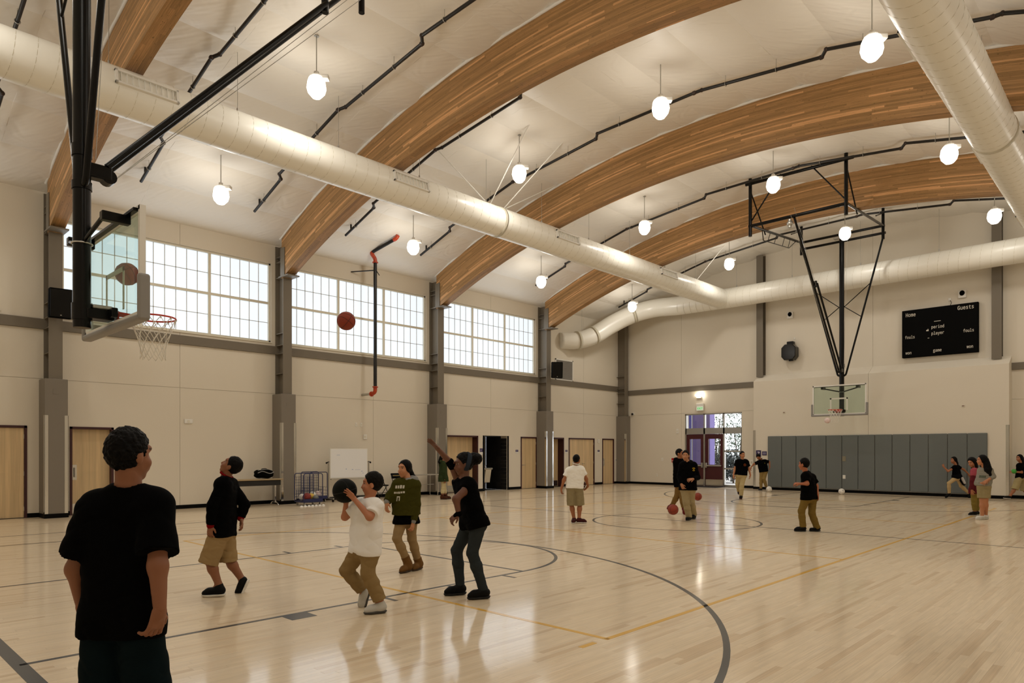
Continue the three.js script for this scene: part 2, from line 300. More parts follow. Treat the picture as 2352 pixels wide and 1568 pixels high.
// windows: translucent panels, 3 sections of 6 by 4 panes, on the left wall
const pane = phy('#9aa0a6', 0.6, { emissive: new THREE.Color(0.80, 0.90, 1.0), emissiveIntensity: 1.0 });
WIN.forEach(([z0, z1, y0, y1], n) => {
  const w = struct(`window_${n + 1}`, null), x = XL - 0.13, F = 0.05, sec = n === 0 ? 2 : 3, sw = (z1 - z0) / sec;
  mesh('window_frame', [span(x - 0.06, x + 0.08, y0, y0 + F, z0, z1), span(x - 0.06, x + 0.08, y1 - F, y1, z0, z1), span(x - 0.06, x + 0.08, y0, y1, z0, z0 + F), span(x - 0.06, x + 0.08, y0, y1, z1 - F, z1)], M.cream, w);
  for (let s = 1; s < sec; s++) mesh('mullion', [span(x - 0.04, x + 0.06, y0 + F, y1 - F, z0 + s * sw - 0.035, z0 + s * sw + 0.035)], M.cream, w);
  const ym = (y0 + y1) / 2;
  mesh('transom', [span(x - 0.04, x + 0.05, ym - 0.035, ym + 0.035, z0 + F, z1 - F)], M.cream, w);
  const bars = [];
  for (let s = 0; s < sec; s++) {
    const a = z0 + s * sw + (s ? 0.035 : F), b = z0 + (s + 1) * sw - (s < sec - 1 ? 0.035 : F), pw = (b - a) / 6;
    for (let h = 0; h < 2; h++) {
      const c = h ? ym + 0.035 : y0 + F, d = h ? y1 - F : ym - 0.035, ph = (d - c) / 2;
      mesh('glazing_bar', [span(x - 0.02, x + 0.012, c + ph - 0.009, c + ph + 0.009, a, b)], M.greyBar ??= std('#d6d4ce', 0.5), w);
      for (let i = 0; i < 6; i++) {
        if (i) mesh('glazing_bar', [span(x - 0.02, x + 0.012, c, d, a + i * pw - 0.009, a + i * pw + 0.009)], M.greyBar, w);
        for (let k = 0; k < 2; k++) { const p = mesh('pane', WINP(pw, ph), pane, w); p.position.set(x - 0.012, c + (k + 0.5) * ph, a + (i + 0.5) * pw); }
      }
    }
  }
  mesh('window_sill', [span(XL - 0.36, XL + 0.03, y0 - 0.03, y0, z0 - 0.02, z1 + 0.02)], M.cream, w);
  const L = new THREE.RectAreaLight(WINDOW_COLOR, WINDOW_LIGHT, z1 - z0 - 0.1, y1 - y0 - 0.1); L.name = 'window_daylight'; L.position.set(XL - 0.03, ym, (z0 + z1) / 2); L.lookAt(10, ym, (z0 + z1) / 2); scene.add(L);
});
function WINP(w, h) { const k = w.toFixed(3) + h.toFixed(3); WINP.c ??= {}; return WINP.c[k] ??= plain(box(0.012, h, w)); }

// roof: deck and sagging white vinyl-faced insulation between the purlins
{
  const p = [], n = 40; for (let k = 0; k <= n; k++) { const x = XL - 0.4 + (XR - XL + 0.8) * k / n; p.push([x, ceilY(x) + 0.1]); } for (let k = n; k >= 0; k--) { const x = XL - 0.4 + (XR - XL + 0.8) * k / n; p.push([x, ceilY(x) + 0.35]); }
  const roof = struct('ceiling', [extrude(p, ZN - ZF + 0.8).translate(0, 0, ZF - 0.4)], M.white);
  const zs = [ZN, ...COL, ZF], dx = 1.22;
  for (let b = 0; b < 5; b++) for (let s = 0; s < 19; s++) {
    const xa = XL - 0.02 + s * dx, xb = Math.min(xa + dx, XR + 0.05); if (xa > XR) continue;
    const nx = 8, nz = 34, g = new THREE.PlaneGeometry(1, 1, nx, nz), P = g.attributes.position, U = g.attributes.uv;
    for (let i = 0; i < P.count; i++) {
      const u = U.getX(i), v = U.getY(i), x = xa + (xb - xa) * u, z = zs[b] + (zs[b + 1] - zs[b]) * v;
      const belly = Math.pow(Math.sin(Math.PI * u), 0.7) * 0.06 * (0.75 + 0.5 * vnoise(z * 0.6, s, 21));
      const edge = Math.exp(-Math.min(v, 1 - v) * 6), fold = Math.sin(Math.PI * u) * ((vnoise(x * 7 + z * 2.2, z * 1.3 - x, 22) - 0.5) * (0.012 + 0.022 * edge) + (vnoise(x * 2.1 - z * 4, z * 0.7 + x, 23) - 0.5) * (0.01 + 0.014 * edge));
      P.setXYZ(i, x, ceilY(x) - 0.01 - belly + fold, z); U.setXY(i, x, z);
    }
    g.computeVertexNormals();
    mesh('ceiling_panel', g, M.vinyl, roof);
  }
  // white sealed edge of the insulation where it meets each beam
  for (const zc of COL) for (const d of [-1, 1]) { const q = []; for (let k = 0; k <= 40; k++) { const x = XL + 0.35 + (XR - XL - 0.7) * k / 40; q.push(V(x, ceilY(x) - 0.045 + 0.008 * Math.sin(k * 2.3), zc + d * 0.165)); } mesh('edge_seal', sweep(q, 0.035, 6), M.white, roof); }
}
// glulam arches
const lam = texture(2048, 1024, (() => {
  const rows = 31, H = 1024, cuts = [];
  for (let r = 0; r < rows; r++) { const list = []; let x = 0; while (x < 2048) { const w = 160 + hash(r, x, 31) * 520; const k = hash(r, x, 32); list.push([x + w, k < 0.14 ? 1.2 + 0.12 * hash(r, x, 33) : k < 0.35 ? 0.9 : 0.94 + 0.14 * hash(r, x, 34), hash(r, x, 35)]); x += w; } list[list.length - 1][0] = 4096; cuts.push(list); }
  return (x, y) => {
    const r = Math.min(rows - 1, Math.floor(y / H * rows)), f = y / H * rows - r, c = cuts[r].find((q) => x < q[0]);
    let t = c[1] * (0.9 + 0.2 * vnoise(x / 70 + c[2] * 50, y / 3.5, 36) + 0.1 * (vnoise(x / 20, y / 1.7, 37) - 0.5));
    if (f < 0.05) t *= 0.82;
    const kn = vnoise(x / 9, y / 6, 38); if (kn > 0.93) t *= 0.7;
    return [clamp(169 * t, 0, 255), clamp(128 * t, 0, 255), clamp(80 * t * (0.7 + 0.3 * t), 0, 255)];
  };
})());
lam.wrapS = THREE.MirroredRepeatWrapping;
const glulam = std(0xffffff, 0.5, 0, { map: lam });
const endGrain = std('#9a7440', 0.6);
function arch(z) {
  const n = 48, W = 0.15, pos = [], uv = [], idx = [], xs = []; let len = 0;
  for (let k = 0; k <= n; k++) xs.push(XL + 0.42 + (XR - XL - 0.84) * k / n);
  const off = hash(Math.round(z * 10), 3, 3) * 3;
  const row = (fy, fz, u) => { len = 0; xs.forEach((x, k) => { if (k) len += Math.hypot(x - xs[k - 1], soffY(x) - soffY(xs[k - 1])); pos.push(x, fy(x), fz); uv.push(off + len / 9, u); }); };
  const faces = [[soffY, z + W, 0.02, ceilY, z + W, 0.98], [soffY, z - W, 0.02, soffY, z + W, 0.13], [ceilY, z - W, 0.98, soffY, z - W, 0.02]];
  for (const [fa, za, ua, fb, zb, ub] of faces) {
    const b = pos.length / 3; row(fa, za, ua); row((x) => fb(x) - (fb === ceilY ? 0.02 : 0), zb, ub);
    for (let k = 0; k < n; k++) idx.push(b + k, b + k + 1, b + n + 1 + k, b + k + 1, b + n + 2 + k, b + n + 1 + k);
  }
  for (const x of [xs[0], xs[n]]) { const b = pos.length / 3; for (const [y, zz, u, v] of [[soffY(x), z + W, 0, 0.02], [soffY(x), z - W, 0.03, 0.02], [ceilY(x), z - W, 0.03, 0.98], [ceilY(x), z + W, 0, 0.98]]) { pos.push(x, y, zz); uv.push(u, v); } idx.push(b, b + 1, b + 2, b, b + 2, b + 3); }
  const g = new THREE.BufferGeometry(); g.setAttribute('position', new THREE.Float32BufferAttribute(pos, 3)); g.setAttribute('uv', new THREE.Float32BufferAttribute(uv, 2)); g.setIndex(idx);
  const h = g.toNonIndexed(); h.computeVertexNormals(); return h;
}
const beamLabels = ['curved laminated timber arch passing behind the black basketball mast', 'longest seen curved timber arch crossing the picture from column by three-section window', 'third curved timber arch, ending beside the window with bluish panes', 'farthest curved timber arch, just before the scoreboard wall'];
COL.forEach((z, i) => tag(mesh('glulam_beam', arch(z), glulam), beamLabels[i], 'beam', null, 'structure'));

// columns on the left wall: painted pier with steel corner guards, steel section above
function steelColumn(parent, y0, y1, along, stiff) {           // local: wall at x = 0, section reaching to x = 0.5
  mesh('flange', [span(0.47, 0.495, y0, y1, -0.14, 0.14)], M.steel, parent); mesh('flange', [span(0.0, 0.025, y0, y1, -0.14, 0.14)], M.steel, parent);
  mesh('web', [span(0.025, 0.47, y0, y1, -0.012, 0.012)], M.steel, parent);
  for (const y of stiff) mesh('stiffener', [span(0.025, 0.47, y - 0.008, y + 0.008, -0.135, 0.135)], M.steel, parent);
}
const colNames = ['beside the loudspeaker behind the basketball mast', 'behind the folding table and the ball cart', 'behind the girl reaching up', 'carrying the small loudspeaker near the corner'];
COL.forEach((z, i) => {
  const c = new THREE.Group(); c.name = numbered('column'); c.position.set(XL, 0, z); scene.add(c); c.userData = { kind: 'structure', label: `grey pier and steel column ${colNames[i]}`, category: 'column' };
  mesh('pier', [rspan(0, 0.56, 0.0015, 3.28, -0.235, 0.235, 0.012)], M.concrete, c);
  const S = 0.012;
  mesh('pier_base', [span(0, 0.56 + S, 0.0015, 0.105, -0.235 - S, 0.235 + S)], M.rubber, c);
  for (const s of [-1, 1]) mesh('corner_guard', [span(0.558, 0.565, 0.105, 2.42, s * 0.24, s * 0.165), span(0.485, 0.565, 0.105, 2.42, s * 0.234, s * 0.241)], M.stainless, c);
  steelColumn(c, 3.28, 7.75, 0, [3.9, 4.5, 4.75, 5.1, 6.78, 7.25, 7.4]);
  mesh('bearing_plate', [span(0.3, 0.86, 6.75, 6.785, -0.19, 0.19)], M.steel, c);
  for (const s of [-1, 1]) mesh('side_plate', [span(0.38, 0.62, 6.785, 7.62, s * 0.152, s * 0.172)], M.steel, c);
  mesh('access_plate', [span(0.558, 0.566, 2.92, 3.03, -0.02, 0.07)], M.concrete, c);
});
{
  const c = new THREE.Group(); c.name = numbered('column'); c.position.set(XL, 0, ZF); scene.add(c); c.userData = { kind: 'structure', label: 'grey pier and steel column in the far corner', category: 'column' };
  mesh('pier', [rspan(0, 0.56, 0.0015, 3.28, 0, 0.4, 0.012)], M.concrete, c); mesh('pier_base', [span(0, 0.572, 0.0015, 0.105, 0, 0.412)], M.rubber, c);
  mesh('corner_guard', [span(0.558, 0.565, 0.105, 2.42, 0.33, 0.405), span(0.485, 0.565, 0.105, 2.42, 0.399, 0.406)], M.stainless, c);
  const s = new THREE.Group(); s.name = 'steel_section'; s.position.z = 0.24; c.add(s);
  mesh('flange', [span(0.47, 0.495, 3.28, 7.85, -0.14, 0.14)], M.steel, s); mesh('web', [span(0, 0.47, 3.28, 7.85, -0.012, 0.012)], M.steel, s);
  for (const y of [3.9, 4.4, 4.6, 5.2]) mesh('stiffener', [span(0.0, 0.47, y - 0.008, y + 0.008, -0.135, 0.135)], M.steel, s);
  for (const [x, l] of [[-12.28, 'steel column on the far wall beside the two grey sirens'], [-4.1, 'steel column on the far wall beside the scoreboard']]) {
    const k = new THREE.Group(); k.name = numbered('column'); k.position.set(x, 0, ZF); scene.add(k); k.userData = { kind: 'structure', label: l.replace('the two grey sirens', 'the black projector'), category: 'column' };
    const top = ceilY(x) - 0.06;
    mesh('flange', [span(-0.14, 0.14, 4.68, top, 0.25, 0.275)], M.steel, k); mesh('flange', [span(-0.14, 0.14, 4.78, top, 0, 0.02)], M.steel, k); mesh('web', [span(-0.012, 0.012, 4.7, top, 0.02, 0.25)], M.steel, k);
  }
}
// ---------------------------------------------------------------- doors of the left wall
const doorLabels = ['pale wood door cut off by the edge of the picture', 'pale wood door with pull plate behind the boy in black', 'recessed pair of pale wood doors behind the girl reaching up', 'single pale wood door with lever beside the drinking fountain', 'recessed pale wood door with purple triangle sign', 'widest flush pale wood door, behind the boy in white polo', 'narrow pale wood door with pull handle by the corner'];
DOORS.forEach((d, i) => {
  const g = struct(`door_${i + 1}`, null); g.userData.label = doorLabels[i];
  const F = 0.055, xl = XL - d.recess, H = 2.18, za = d.z0, zb = d.z1;                         // za nearer, zb farther
  mesh('door_frame', [span(XL - 0.34, XL + 0.02, 0, H, za, za - F), span(XL - 0.34, XL + 0.02, 0, H, zb + F, zb), span(XL - 0.34, XL + 0.02, H - F, H, za, zb)], M.burgundy, g);
  const n = d.leaves, w = (za - zb - 2 * F) / n;
  for (let k = 0; k < n; k++) {
    const a = za - F - k * w - 0.003, b = za - F - (k + 1) * w + 0.003;
    const leaf = mesh('door_leaf', [span(xl - 0.045, xl, 0.012, H - F - 0.003, a, b)], M.veneer, g);
    if (d.kick) mesh('kick_plate', [span(xl, xl + 0.003, 0.03, 0.27, a - 0.03, b + 0.03)], M.stainless, leaf);
    if (d.pull !== undefined) { const z = a - 0.07; mesh('pull_handle', [span(xl, xl + 0.004, 0.86, 1.24, z - 0.055, z + 0.055), ...(i === 6 ? [] : []), rod(V(xl + 0.05, 0.93, z), V(xl + 0.05, 1.17, z), 0.01, 8), rod(V(xl, 0.94, z), V(xl + 0.05, 0.94, z), 0.008, 8), rod(V(xl, 1.16, z), V(xl + 0.05, 1.16, z), 0.008, 8)], M.stainless, leaf); }
    if (d.lever !== undefined) { const z = d.lever ? (a + b) / 2 - 0.05 : a - 0.08; mesh('lever_handle', [cyl(0.028, 0.012, xl + 0.006, 1.0, z, 14, 0, Math.PI / 2), rod(V(xl, 1.0, z), V(xl + 0.06, 1.0, z), 0.01, 8), rod(V(xl + 0.055, 1.0, z), V(xl + 0.055, 1.0, z - 0.12), 0.009, 8)], M.chrome, leaf); }
    if (d.hinge) for (const y of [0.22, 1.05, 1.92]) mesh('hinge', [cyl(0.009, 0.1, xl + 0.012, y, b - 0.002, 8)], M.chrome, leaf);
    if (d.sign) { const zz = b + 0.48, t = extrude([[0.16, 0], [-0.16, 0], [0, 0.28]], 0.006); t.rotateY(Math.PI / 2); mesh('sign_plate', [t.translate(xl, 1.42, zz)], std('#3a2a86', 0.5), leaf); }
  }
  mesh('threshold', [span(XL - 0.34, XL + 0.02, -0.002, 0.008, za - F, zb + F)], M.dark, g);
  mesh('door_backing', [span(XL - 0.36, XL - 0.34, 0, H, za, zb)], M.dark, g);
});
// drinking-fountain alcove lined with dark tiles
{
  const [a, b] = ALC, D = 1.25, T = 2.2, al = struct('wall_alcove', [span(XL - D - 0.1, XL - D, 0, T, a, b), span(XL - D, XL, 0, T, a - 0.1, a - 0.006), span(XL - D, XL, 0, T, b + 0.006, b + 0.1), span(XL - D - 0.1, XL - 0.36, T, T + 0.1, a, b), span(XL - D, XL - 0.3, -0.1, 0, a, b)], std('#2c2925', 0.7));
  const tm = [std('#1d1b19', 0.45), std('#24211e', 0.45), std('#191716', 0.45)], tg = plain(box(0.012, 0.145, 0.295)), tg2 = plain(box(0.295, 0.145, 0.012));
  for (let r = 0; r < 14; r++) {
    for (let k = 0; k < 4; k++) { const o = mesh('tile', tg, tm[Math.floor(rnd() * 3)], al); o.position.set(XL - D + 0.006, 0.08 + r * 0.15, a + 0.19 + k * 0.3); }
    for (let k = 0; k < 4; k++) { const o = mesh('tile', tg2, tm[Math.floor(rnd() * 3)], al); o.position.set(XL - D + 0.17 + k * 0.3, 0.08 + r * 0.15, a + 0.006); }
  }
  const f = thing('drinking_fountain', 'stainless drinking fountain inside the dark tiled alcove', 'drinking fountain', [XL - 0.35, 0, b - 0.22], 0);
  mesh('cabinet', [extrude([[-0.2, 0.34], [0.2, 0.34], [0.3, 0.86], [-0.3, 0.86]], 0.3, 0.01).translate(0, 0, -0.2)], M.stainless, f);
  mesh('basin', [rspan(-0.32, 0.34, 0.84, 0.92, -0.26, 0.2, 0.03)], M.stainless, f);
  mesh('bubbler', [cyl(0.02, 0.09, 0.22, 0.96, 0.05, 10), ball(0.025, 0.22, 1.0, 0.05, 8)], M.chrome, f);
  mesh('bottle_filler', [rspan(-0.22, 0.18, 0.98, 1.42, 0.14, 0.2, 0.02)], std('#4a4946', 0.3, 0.6), f);
  mesh('filler_spout', [rspan(-0.08, 0.06, 1.05, 1.12, 0.06, 0.15, 0.01)], M.chrome, f);
}
// ---------------------------------------------------------------- glazed entrance in the far wall
{
  const e = struct('door_8', null); e.userData.label = 'burgundy double doors in aluminium frame with glazing, far wall';
  const z = ZF - 0.12, [x0, x1] = ENT, F = 0.05, x2 = -14.05, xm = -14.99, h1 = 2.35, h2 = 2.62, top = 3.27;
  const bar = (a, b, c, d) => span(a, b, c, d, z - 0.06, z + 0.06);
  mesh('frame', [bar(x0, x0 + F, 0, top), bar(x1 - F, x1, 0, top), bar(x0, x1, top - F, top), bar(x0, x1, h1, h2), bar(x2 - 0.035, x2 + 0.035, 0, top), bar(xm - 0.035, xm + 0.035, 0, top), bar(x2, x1, 0, 0.1), bar(x2, x1, 0.78, 0.84), bar(x2, x1, 1.55, 1.61)], M.alu, e);
  const glassy = (a, b, c, d) => mesh('pane', [span(a, b, c, d, z - 0.004, z + 0.004)], M.glass, e);
  for (const [a, b] of [[x0 + F, xm - 0.035], [xm + 0.035, x2 - 0.035], [x2 + 0.035, x1 - F]]) glassy(a, b, h2, top - F);
  for (const [c, d] of [[0.1, 0.78], [0.84, 1.55], [1.61, h1]]) glassy(x2 + 0.035, x1 - F, c, d);
  for (const [a, b, hs] of [[x0 + F + 0.004, xm - 0.039, 1], [xm + 0.039, x2 - 0.039, -1]]) {
    const s = 0.15, y0 = 0.98, y1 = h1 - 0.22;
    const leaf = mesh('door_leaf', [span(a, a + s, 0.01, h1 - 0.005, z - 0.025, z + 0.025), span(b - s, b, 0.01, h1 - 0.005, z - 0.025, z + 0.025), span(a + s, b - s, y1, h1 - 0.005, z - 0.025, z + 0.025), span(a + s, b - s, 0.01, y0, z - 0.025, z + 0.025)], std('#450c12', 0.4), e);
    mesh('lite', [span(a + s, b - s, y0, y1, z - 0.004, z + 0.004)], M.glass, leaf);
    mesh('kick_plate', [span(a + 0.02, b - 0.02, 0.03, 0.32, z + 0.025, z + 0.029)], M.stainless, leaf);
    mesh('push_bar', [rspan(a + 0.06, b - 0.06, 0.9, 0.96, z + 0.07, z + 0.11, 0.012), rspan(hs > 0 ? b - 0.1 : a + 0.02, hs > 0 ? b - 0.02 : a + 0.1, 0.84, 1.06, z + 0.025, z + 0.1, 0.012), rspan(a + 0.06, a + 0.1, 0.9, 0.96, z + 0.025, z + 0.09, 0.008)], M.alu, leaf);
  }
  mesh('threshold', [span(x0, x1, -0.002, 0.012, z - 0.1, z + 0.14)], M.dark, e);
}
tag(mesh('door_mat', [rspan(-15.9, -13.95, 0.0005, 0.012, ZF + 0.05, ZF + 0.85, 0.004)], std('#0c0c0d', 0.9)), 'dark floor mat lying inside the glazed entrance', 'mat');
// outside: pavement, violet porch wall and posts, shrubs
struct('ground_outside', [span(-40, 20, -0.35, -0.03, ZF - 0.4, ZF - 40)], std('#c6c2ba', 0.9));
{
  const violet = std('#3f3b78', 0.7), wall = thing('porch_wall', 'dark violet porch wall seen through the upper left pane', 'wall', [-19.6, 0, ZF - 3.2]);
  mesh('wall_face', [span(-2.6, 2.55, -0.03, 5.2, -0.15, 0.15)], violet, wall); mesh('wall_cap', [span(-2.65, 2.6, 5.2, 5.35, -0.2, 0.2)], std('#8f8aa0', 0.6), wall);
  const post = thing('porch_post', 'wide violet post outside, seen through the burgundy doors', 'post', [-15.86, 0, ZF - 1.6]);
  mesh('post_shaft', [rspan(-0.42, 0.47, -0.03, 5.2, -0.25, 0.25, 0.02)], std('#6f63a0', 0.7), post); mesh('drain_pipe', [rod(V(-0.5, -0.03, 0.1), V(-0.5, 5.2, 0.1), 0.05, 10)], M.alu, post);
  const lg = new THREE.PlaneGeometry(0.075, 0.045, 2, 1); { const p = lg.attributes.position; for (let i = 0; i < p.count; i++) { const x = p.getX(i); if (Math.abs(x) > 0.03) p.setY(i, p.getY(i) * 0.25); p.setZ(i, -x * x * 4); } lg.computeVertexNormals(); }
  const leafMats = [phy('#2c3f28', 0.6, { transmission: 0.3, thickness: 0 }), phy('#41543a', 0.6, { transmission: 0.35, thickness: 0 }), phy('#1d2e28', 0.6, { transmission: 0.25, thickness: 0 })];
  const shrub = (x, z, r, h, n, k, label) => {
    const s = thing('shrub', label, 'shrub', [x, -0.03, z], 0, 'shrubs outside the entrance');
    mesh('stem', [rod(V(0, 0, 0), V(0.1, h * 0.6, 0), 0.05, 8, 0.03), rod(V(0, 0.1, 0), V(-0.3, h * 0.7, 0.1), 0.04, 8, 0.02), rod(V(0, 0.1, 0), V(0.25, h * 0.8, -0.2), 0.04, 8, 0.02)], std('#4b3c2c', 0.8), s);
    const im = new THREE.InstancedMesh(lg, leafMats[k], n), m4 = new THREE.Matrix4(), e = new THREE.Euler(), q = new THREE.Quaternion();
    for (let i = 0; i < n; i++) { const a = rnd() * 6.283, u = Math.pow(rnd(), 0.45), c = rr(-1, 1), sc = rr(0.8, 1.7), w = Math.sqrt(1 - c * c); m4.compose(V(Math.cos(a) * w * r * u, h * 0.52 + c * h * 0.48 * u, Math.sin(a) * w * r * u), q.setFromEuler(e.set(rnd() * 6.28, rnd() * 6.28, rnd() * 6.28)), V(sc, sc, sc)); im.setMatrixAt(i, m4); }
    im.name = 'foliage'; im.userData.kind = 'stuff'; s.add(im);
  };
  shrub(-17.3, ZF - 5.2, 0.8, 2.7, 1500, 0, 'rounded shrub outside behind the second door glass'); shrub(-15.7, ZF - 4.4, 0.95, 1.75, 2400, 2, 'dark low shrub outside behind the sidelight'); shrub(-16.6, ZF - 5.0, 0.8, 1.5, 1500, 2, 'small dark shrub outside at the foot of the sidelight');
  shrub(-16.6, ZF - 7.0, 1.3, 4.4, 1500, 1, 'tall loose shrub outside reaching above the sidelight'); shrub(-18.6, ZF - 8.5, 1.7, 5.8, 1700, 1, 'tall pale shrub outside behind the top window panes');
}
// ---------------------------------------------------------------- air ducts
function ductSeam(len, r, pitch) { const pts = [], n = Math.round(len / pitch * 20); for (let i = 0; i <= n; i++) { const a = i / 20 * Math.PI * 2; pts.push(V(Math.cos(a) * r, Math.sin(a) * r, -len * i / n)); } return sweep(pts, 0.0045, 4, false); }
function grille(parent, z, side, len, up) {                   // register on the flank of a duct along z
  const g = new THREE.Group(); g.name = 'air_register'; g.position.set(0, 0, z); g.rotation.z = side > 0 ? up : Math.PI - up; parent.add(g);
  const x = 0.42, h = 0.13, w = len / 2;
  mesh('register_frame', [span(x - 0.05, x + 0.02, h - 0.035, h, -w, w), span(x - 0.05, x + 0.02, -h, -h + 0.035, -w, w), span(x - 0.05, x + 0.02, -h, h, w - 0.04, w), span(x - 0.05, x + 0.02, -h, h, -w, -w + 0.04)], M.white, g);
  mesh('register_back', [span(x - 0.045, x - 0.04, -h + 0.03, h - 0.03, -w, w)], std('#3a3732', 0.8), g);
  const n = Math.round(len / 0.1); for (let k = 1; k < n; k++) mesh('vane', [box(0.03, 2 * h - 0.07, 0.012, x - 0.012, 0, -w + 2 * w * k / n)], M.white, g);
}
function duct(label, x, y, z0, z1, bands, regs, side) {
  const d = thing('air_duct', label, 'duct', [x, y, 0]), r = 0.405;
  mesh('duct_tube', [sweep([V(0, 0, z0), V(0, 0, z1)], r, 40)], M.duct, d);
  const s = mesh('spiral_seam', ductSeam(z0 - z1, r + 0.001, 0.3), M.ductSeam, d); s.position.z = z0;
  for (const z of bands) mesh('coupling', [sweep([V(0, 0, z + 0.05), V(0, 0, z - 0.05)], r + 0.014, 40)], M.ductSeam, d);
  for (const [z, l] of regs) grille(d, z, side, l, 0.2);
  for (let z = z0 - 1; z > z1; z -= 2.32) mesh('hanger_wire', [rod(V(0, r, z), V(0, ceilY(x) - y - 0.03, z), 0.005, 5), rod(V(0, r - 0.02, z), V(0, r + 0.09, z), 0.02, 6)], M.alu, d);
  return d;
}
{
  const l = duct('white spiral duct running from upper left towards the far corner', -13.5, 7.98, 1.85, -26.9, [-1.5, -13.5], [[-4.3, 1.05], [-10.2, 1.05], [-16.15, 1.05], [-22.0, 1.1]], 1);
  for (const [a, b, c, z] of [[-0.3, 1.58, 1.75, -13.2], [1.9, 1.93, 0.4, -13.2], [1.8, 1.9, -0.5, -13.7], [0.25, 1.68, -2.2, -13.7], [0.9, 1.8, -0.7, -24.7]]) mesh('brace', [rod(V(0, 0.38, z), V(a, b, z + c), 0.016, 6)], M.white, l);
  const r = duct('white spiral duct hanging close overhead in the upper right', -2.5, 7.98, 1.85, -26.9, [-2.3, -16.6], [[-6.3, 1.05], [-12.1, 1.05], [-17.6, 1.05], [-23.4, 1.05]], -1);
  for (const [a, b, c, z] of [[-1.2, 1.9, 1.2, -16.6], [1.2, 1.5, 1.2, -16.6]]) mesh('brace', [rod(V(0, 0.38, z), V(a, b, z + c), 0.016, 6)], M.white, r);
  const c = thing('air_duct', 'white cross duct along the far wall with elbow dropping to corner', 'duct', [0, 0, 0]), R = 0.405;
  const path = [V(-2.1, 8.0, -27.0), V(-13, 8.0, -27.0), V(-15.6, 8.03, -27.0), V(-16.9, 8.08, -26.95), V(-17.75, 7.84, -26.45), V(-18.38, 7.35, -25.73), V(-18.77, 6.82, -24.95), V(-19.1, 6.56, -24.25), V(-19.5, 6.49, -23.4)];
  const cur = new THREE.CatmullRomCurve3(path.slice(2), false, 'centripetal').getPoints(40);
  mesh('duct_tube', [sweep([path[0], path[1], ...cur], [R, R, ...cur.map((_, i) => R - 0.05 * clamp((i - 25) / 15, 0, 1))], 36)], M.duct, c);
  const s = mesh('spiral_seam', ductSeam(13.4, R + 0.001, 0.3), M.ductSeam, c); s.rotation.y = Math.PI / 2; s.position.set(-2.1, 8.0, -27.0);
  for (const i of [12, 26, 33]) mesh('coupling', [sweep([cur[i], cur[i + 1]], R + 0.012, 36)], M.ductSeam, c);
  for (const x of [-15.4, -12.9, -10.6, -8.1, -5.6]) mesh('hanger_wire', [rod(V(x, 8.38, -27), V(x, ceilY(x) - 0.03, -27), 0.005, 5), rod(V(x, 8.36, -27), V(x, 8.5, -27), 0.02, 6)], M.alu, c);
  mesh('hanger_wire', [rod(V(-19.0, 6.9, -24.4), V(-19.0, ceilY(-19), -24.4), 0.005, 5)], M.alu, c);
}
// ---------------------------------------------------------------- pendant lamps
{
  const glow = new THREE.MeshStandardMaterial({ color: '#fff6e6', roughness: 0.4, emissive: new THREE.Color(1, 0.95, 0.84), emissiveIntensity: 3.2 });
  const shade = plain(new THREE.LatheGeometry([[0.001, -0.4], [0.09, -0.395], [0.165, -0.31], [0.195, -0.2], [0.175, -0.06], [0.14, 0.0], [0.001, 0.0]].map(([a, b]) => new THREE.Vector2(a, b)), 9));
  shade.computeVertexNormals();
  const shadeMesh = toFlat(shade);
  const xs = [-16.65, -12.2, -7.97, -3.72, 0.55], zs = [-1.15, -7.12, -13.02, -18.95, -24.9], nx = ['nearest the windows', 'second from the windows', 'in the middle', 'fourth from the windows', 'fifth from the windows'], nz = ['the row overhead', 'the row before the big arch', 'the row behind the big arch', 'the row before the farthest arch', 'the row by the far wall'];
  xs.forEach((x, i) => zs.forEach((z, k) => {
    const y = ceilY(x) - 1.25 + 0.4, p = thing('pendant_lamp', `glowing white pendant lamp ${nx[i]} in ${nz[k]}`, 'lamp', [x, y, z], 0, 'pendant lamps under the roof');
    mesh('stem', [rod(V(0, 0.08, 0), V(0, 0.84, 0), 0.011, 8), cyl(0.05, 0.02, 0, 0.83, 0, 10)], M.alu, p);
    mesh('housing', [cyl(0.105, 0.04, 0, 0.02, 0, 16), cyl(0.05, 0.09, 0, 0.07, 0, 12), rbox(0.16, 0.085, 0.14, 0.015, 0.12, 0.0, -0.12, 0, 0.785, 0)], M.white, p);
    mesh('lamp_shade', shadeMesh, glow, p);
    const l = new THREE.PointLight(LAMP_COLOR, LAMP, 0, 2); l.name = 'pendant_light'; l.position.set(0, -0.27, 0); l.castShadow = true; l.shadow.radius = 9; p.add(l);
    const d = new THREE.SpotLight(LAMP_COLOR, LAMP_DOWN, 0, 1.42, 0.55, 2); d.name = 'pendant_downlight'; d.position.set(0, -0.27, 0); d.target.position.set(0, -5, 0); d.castShadow = true; d.shadow.radius = 9; p.add(d, d.target);
  }));
}
function toFlat(g) { const h = g.index ? g.toNonIndexed() : g.clone(); h.computeVertexNormals(); return h; }

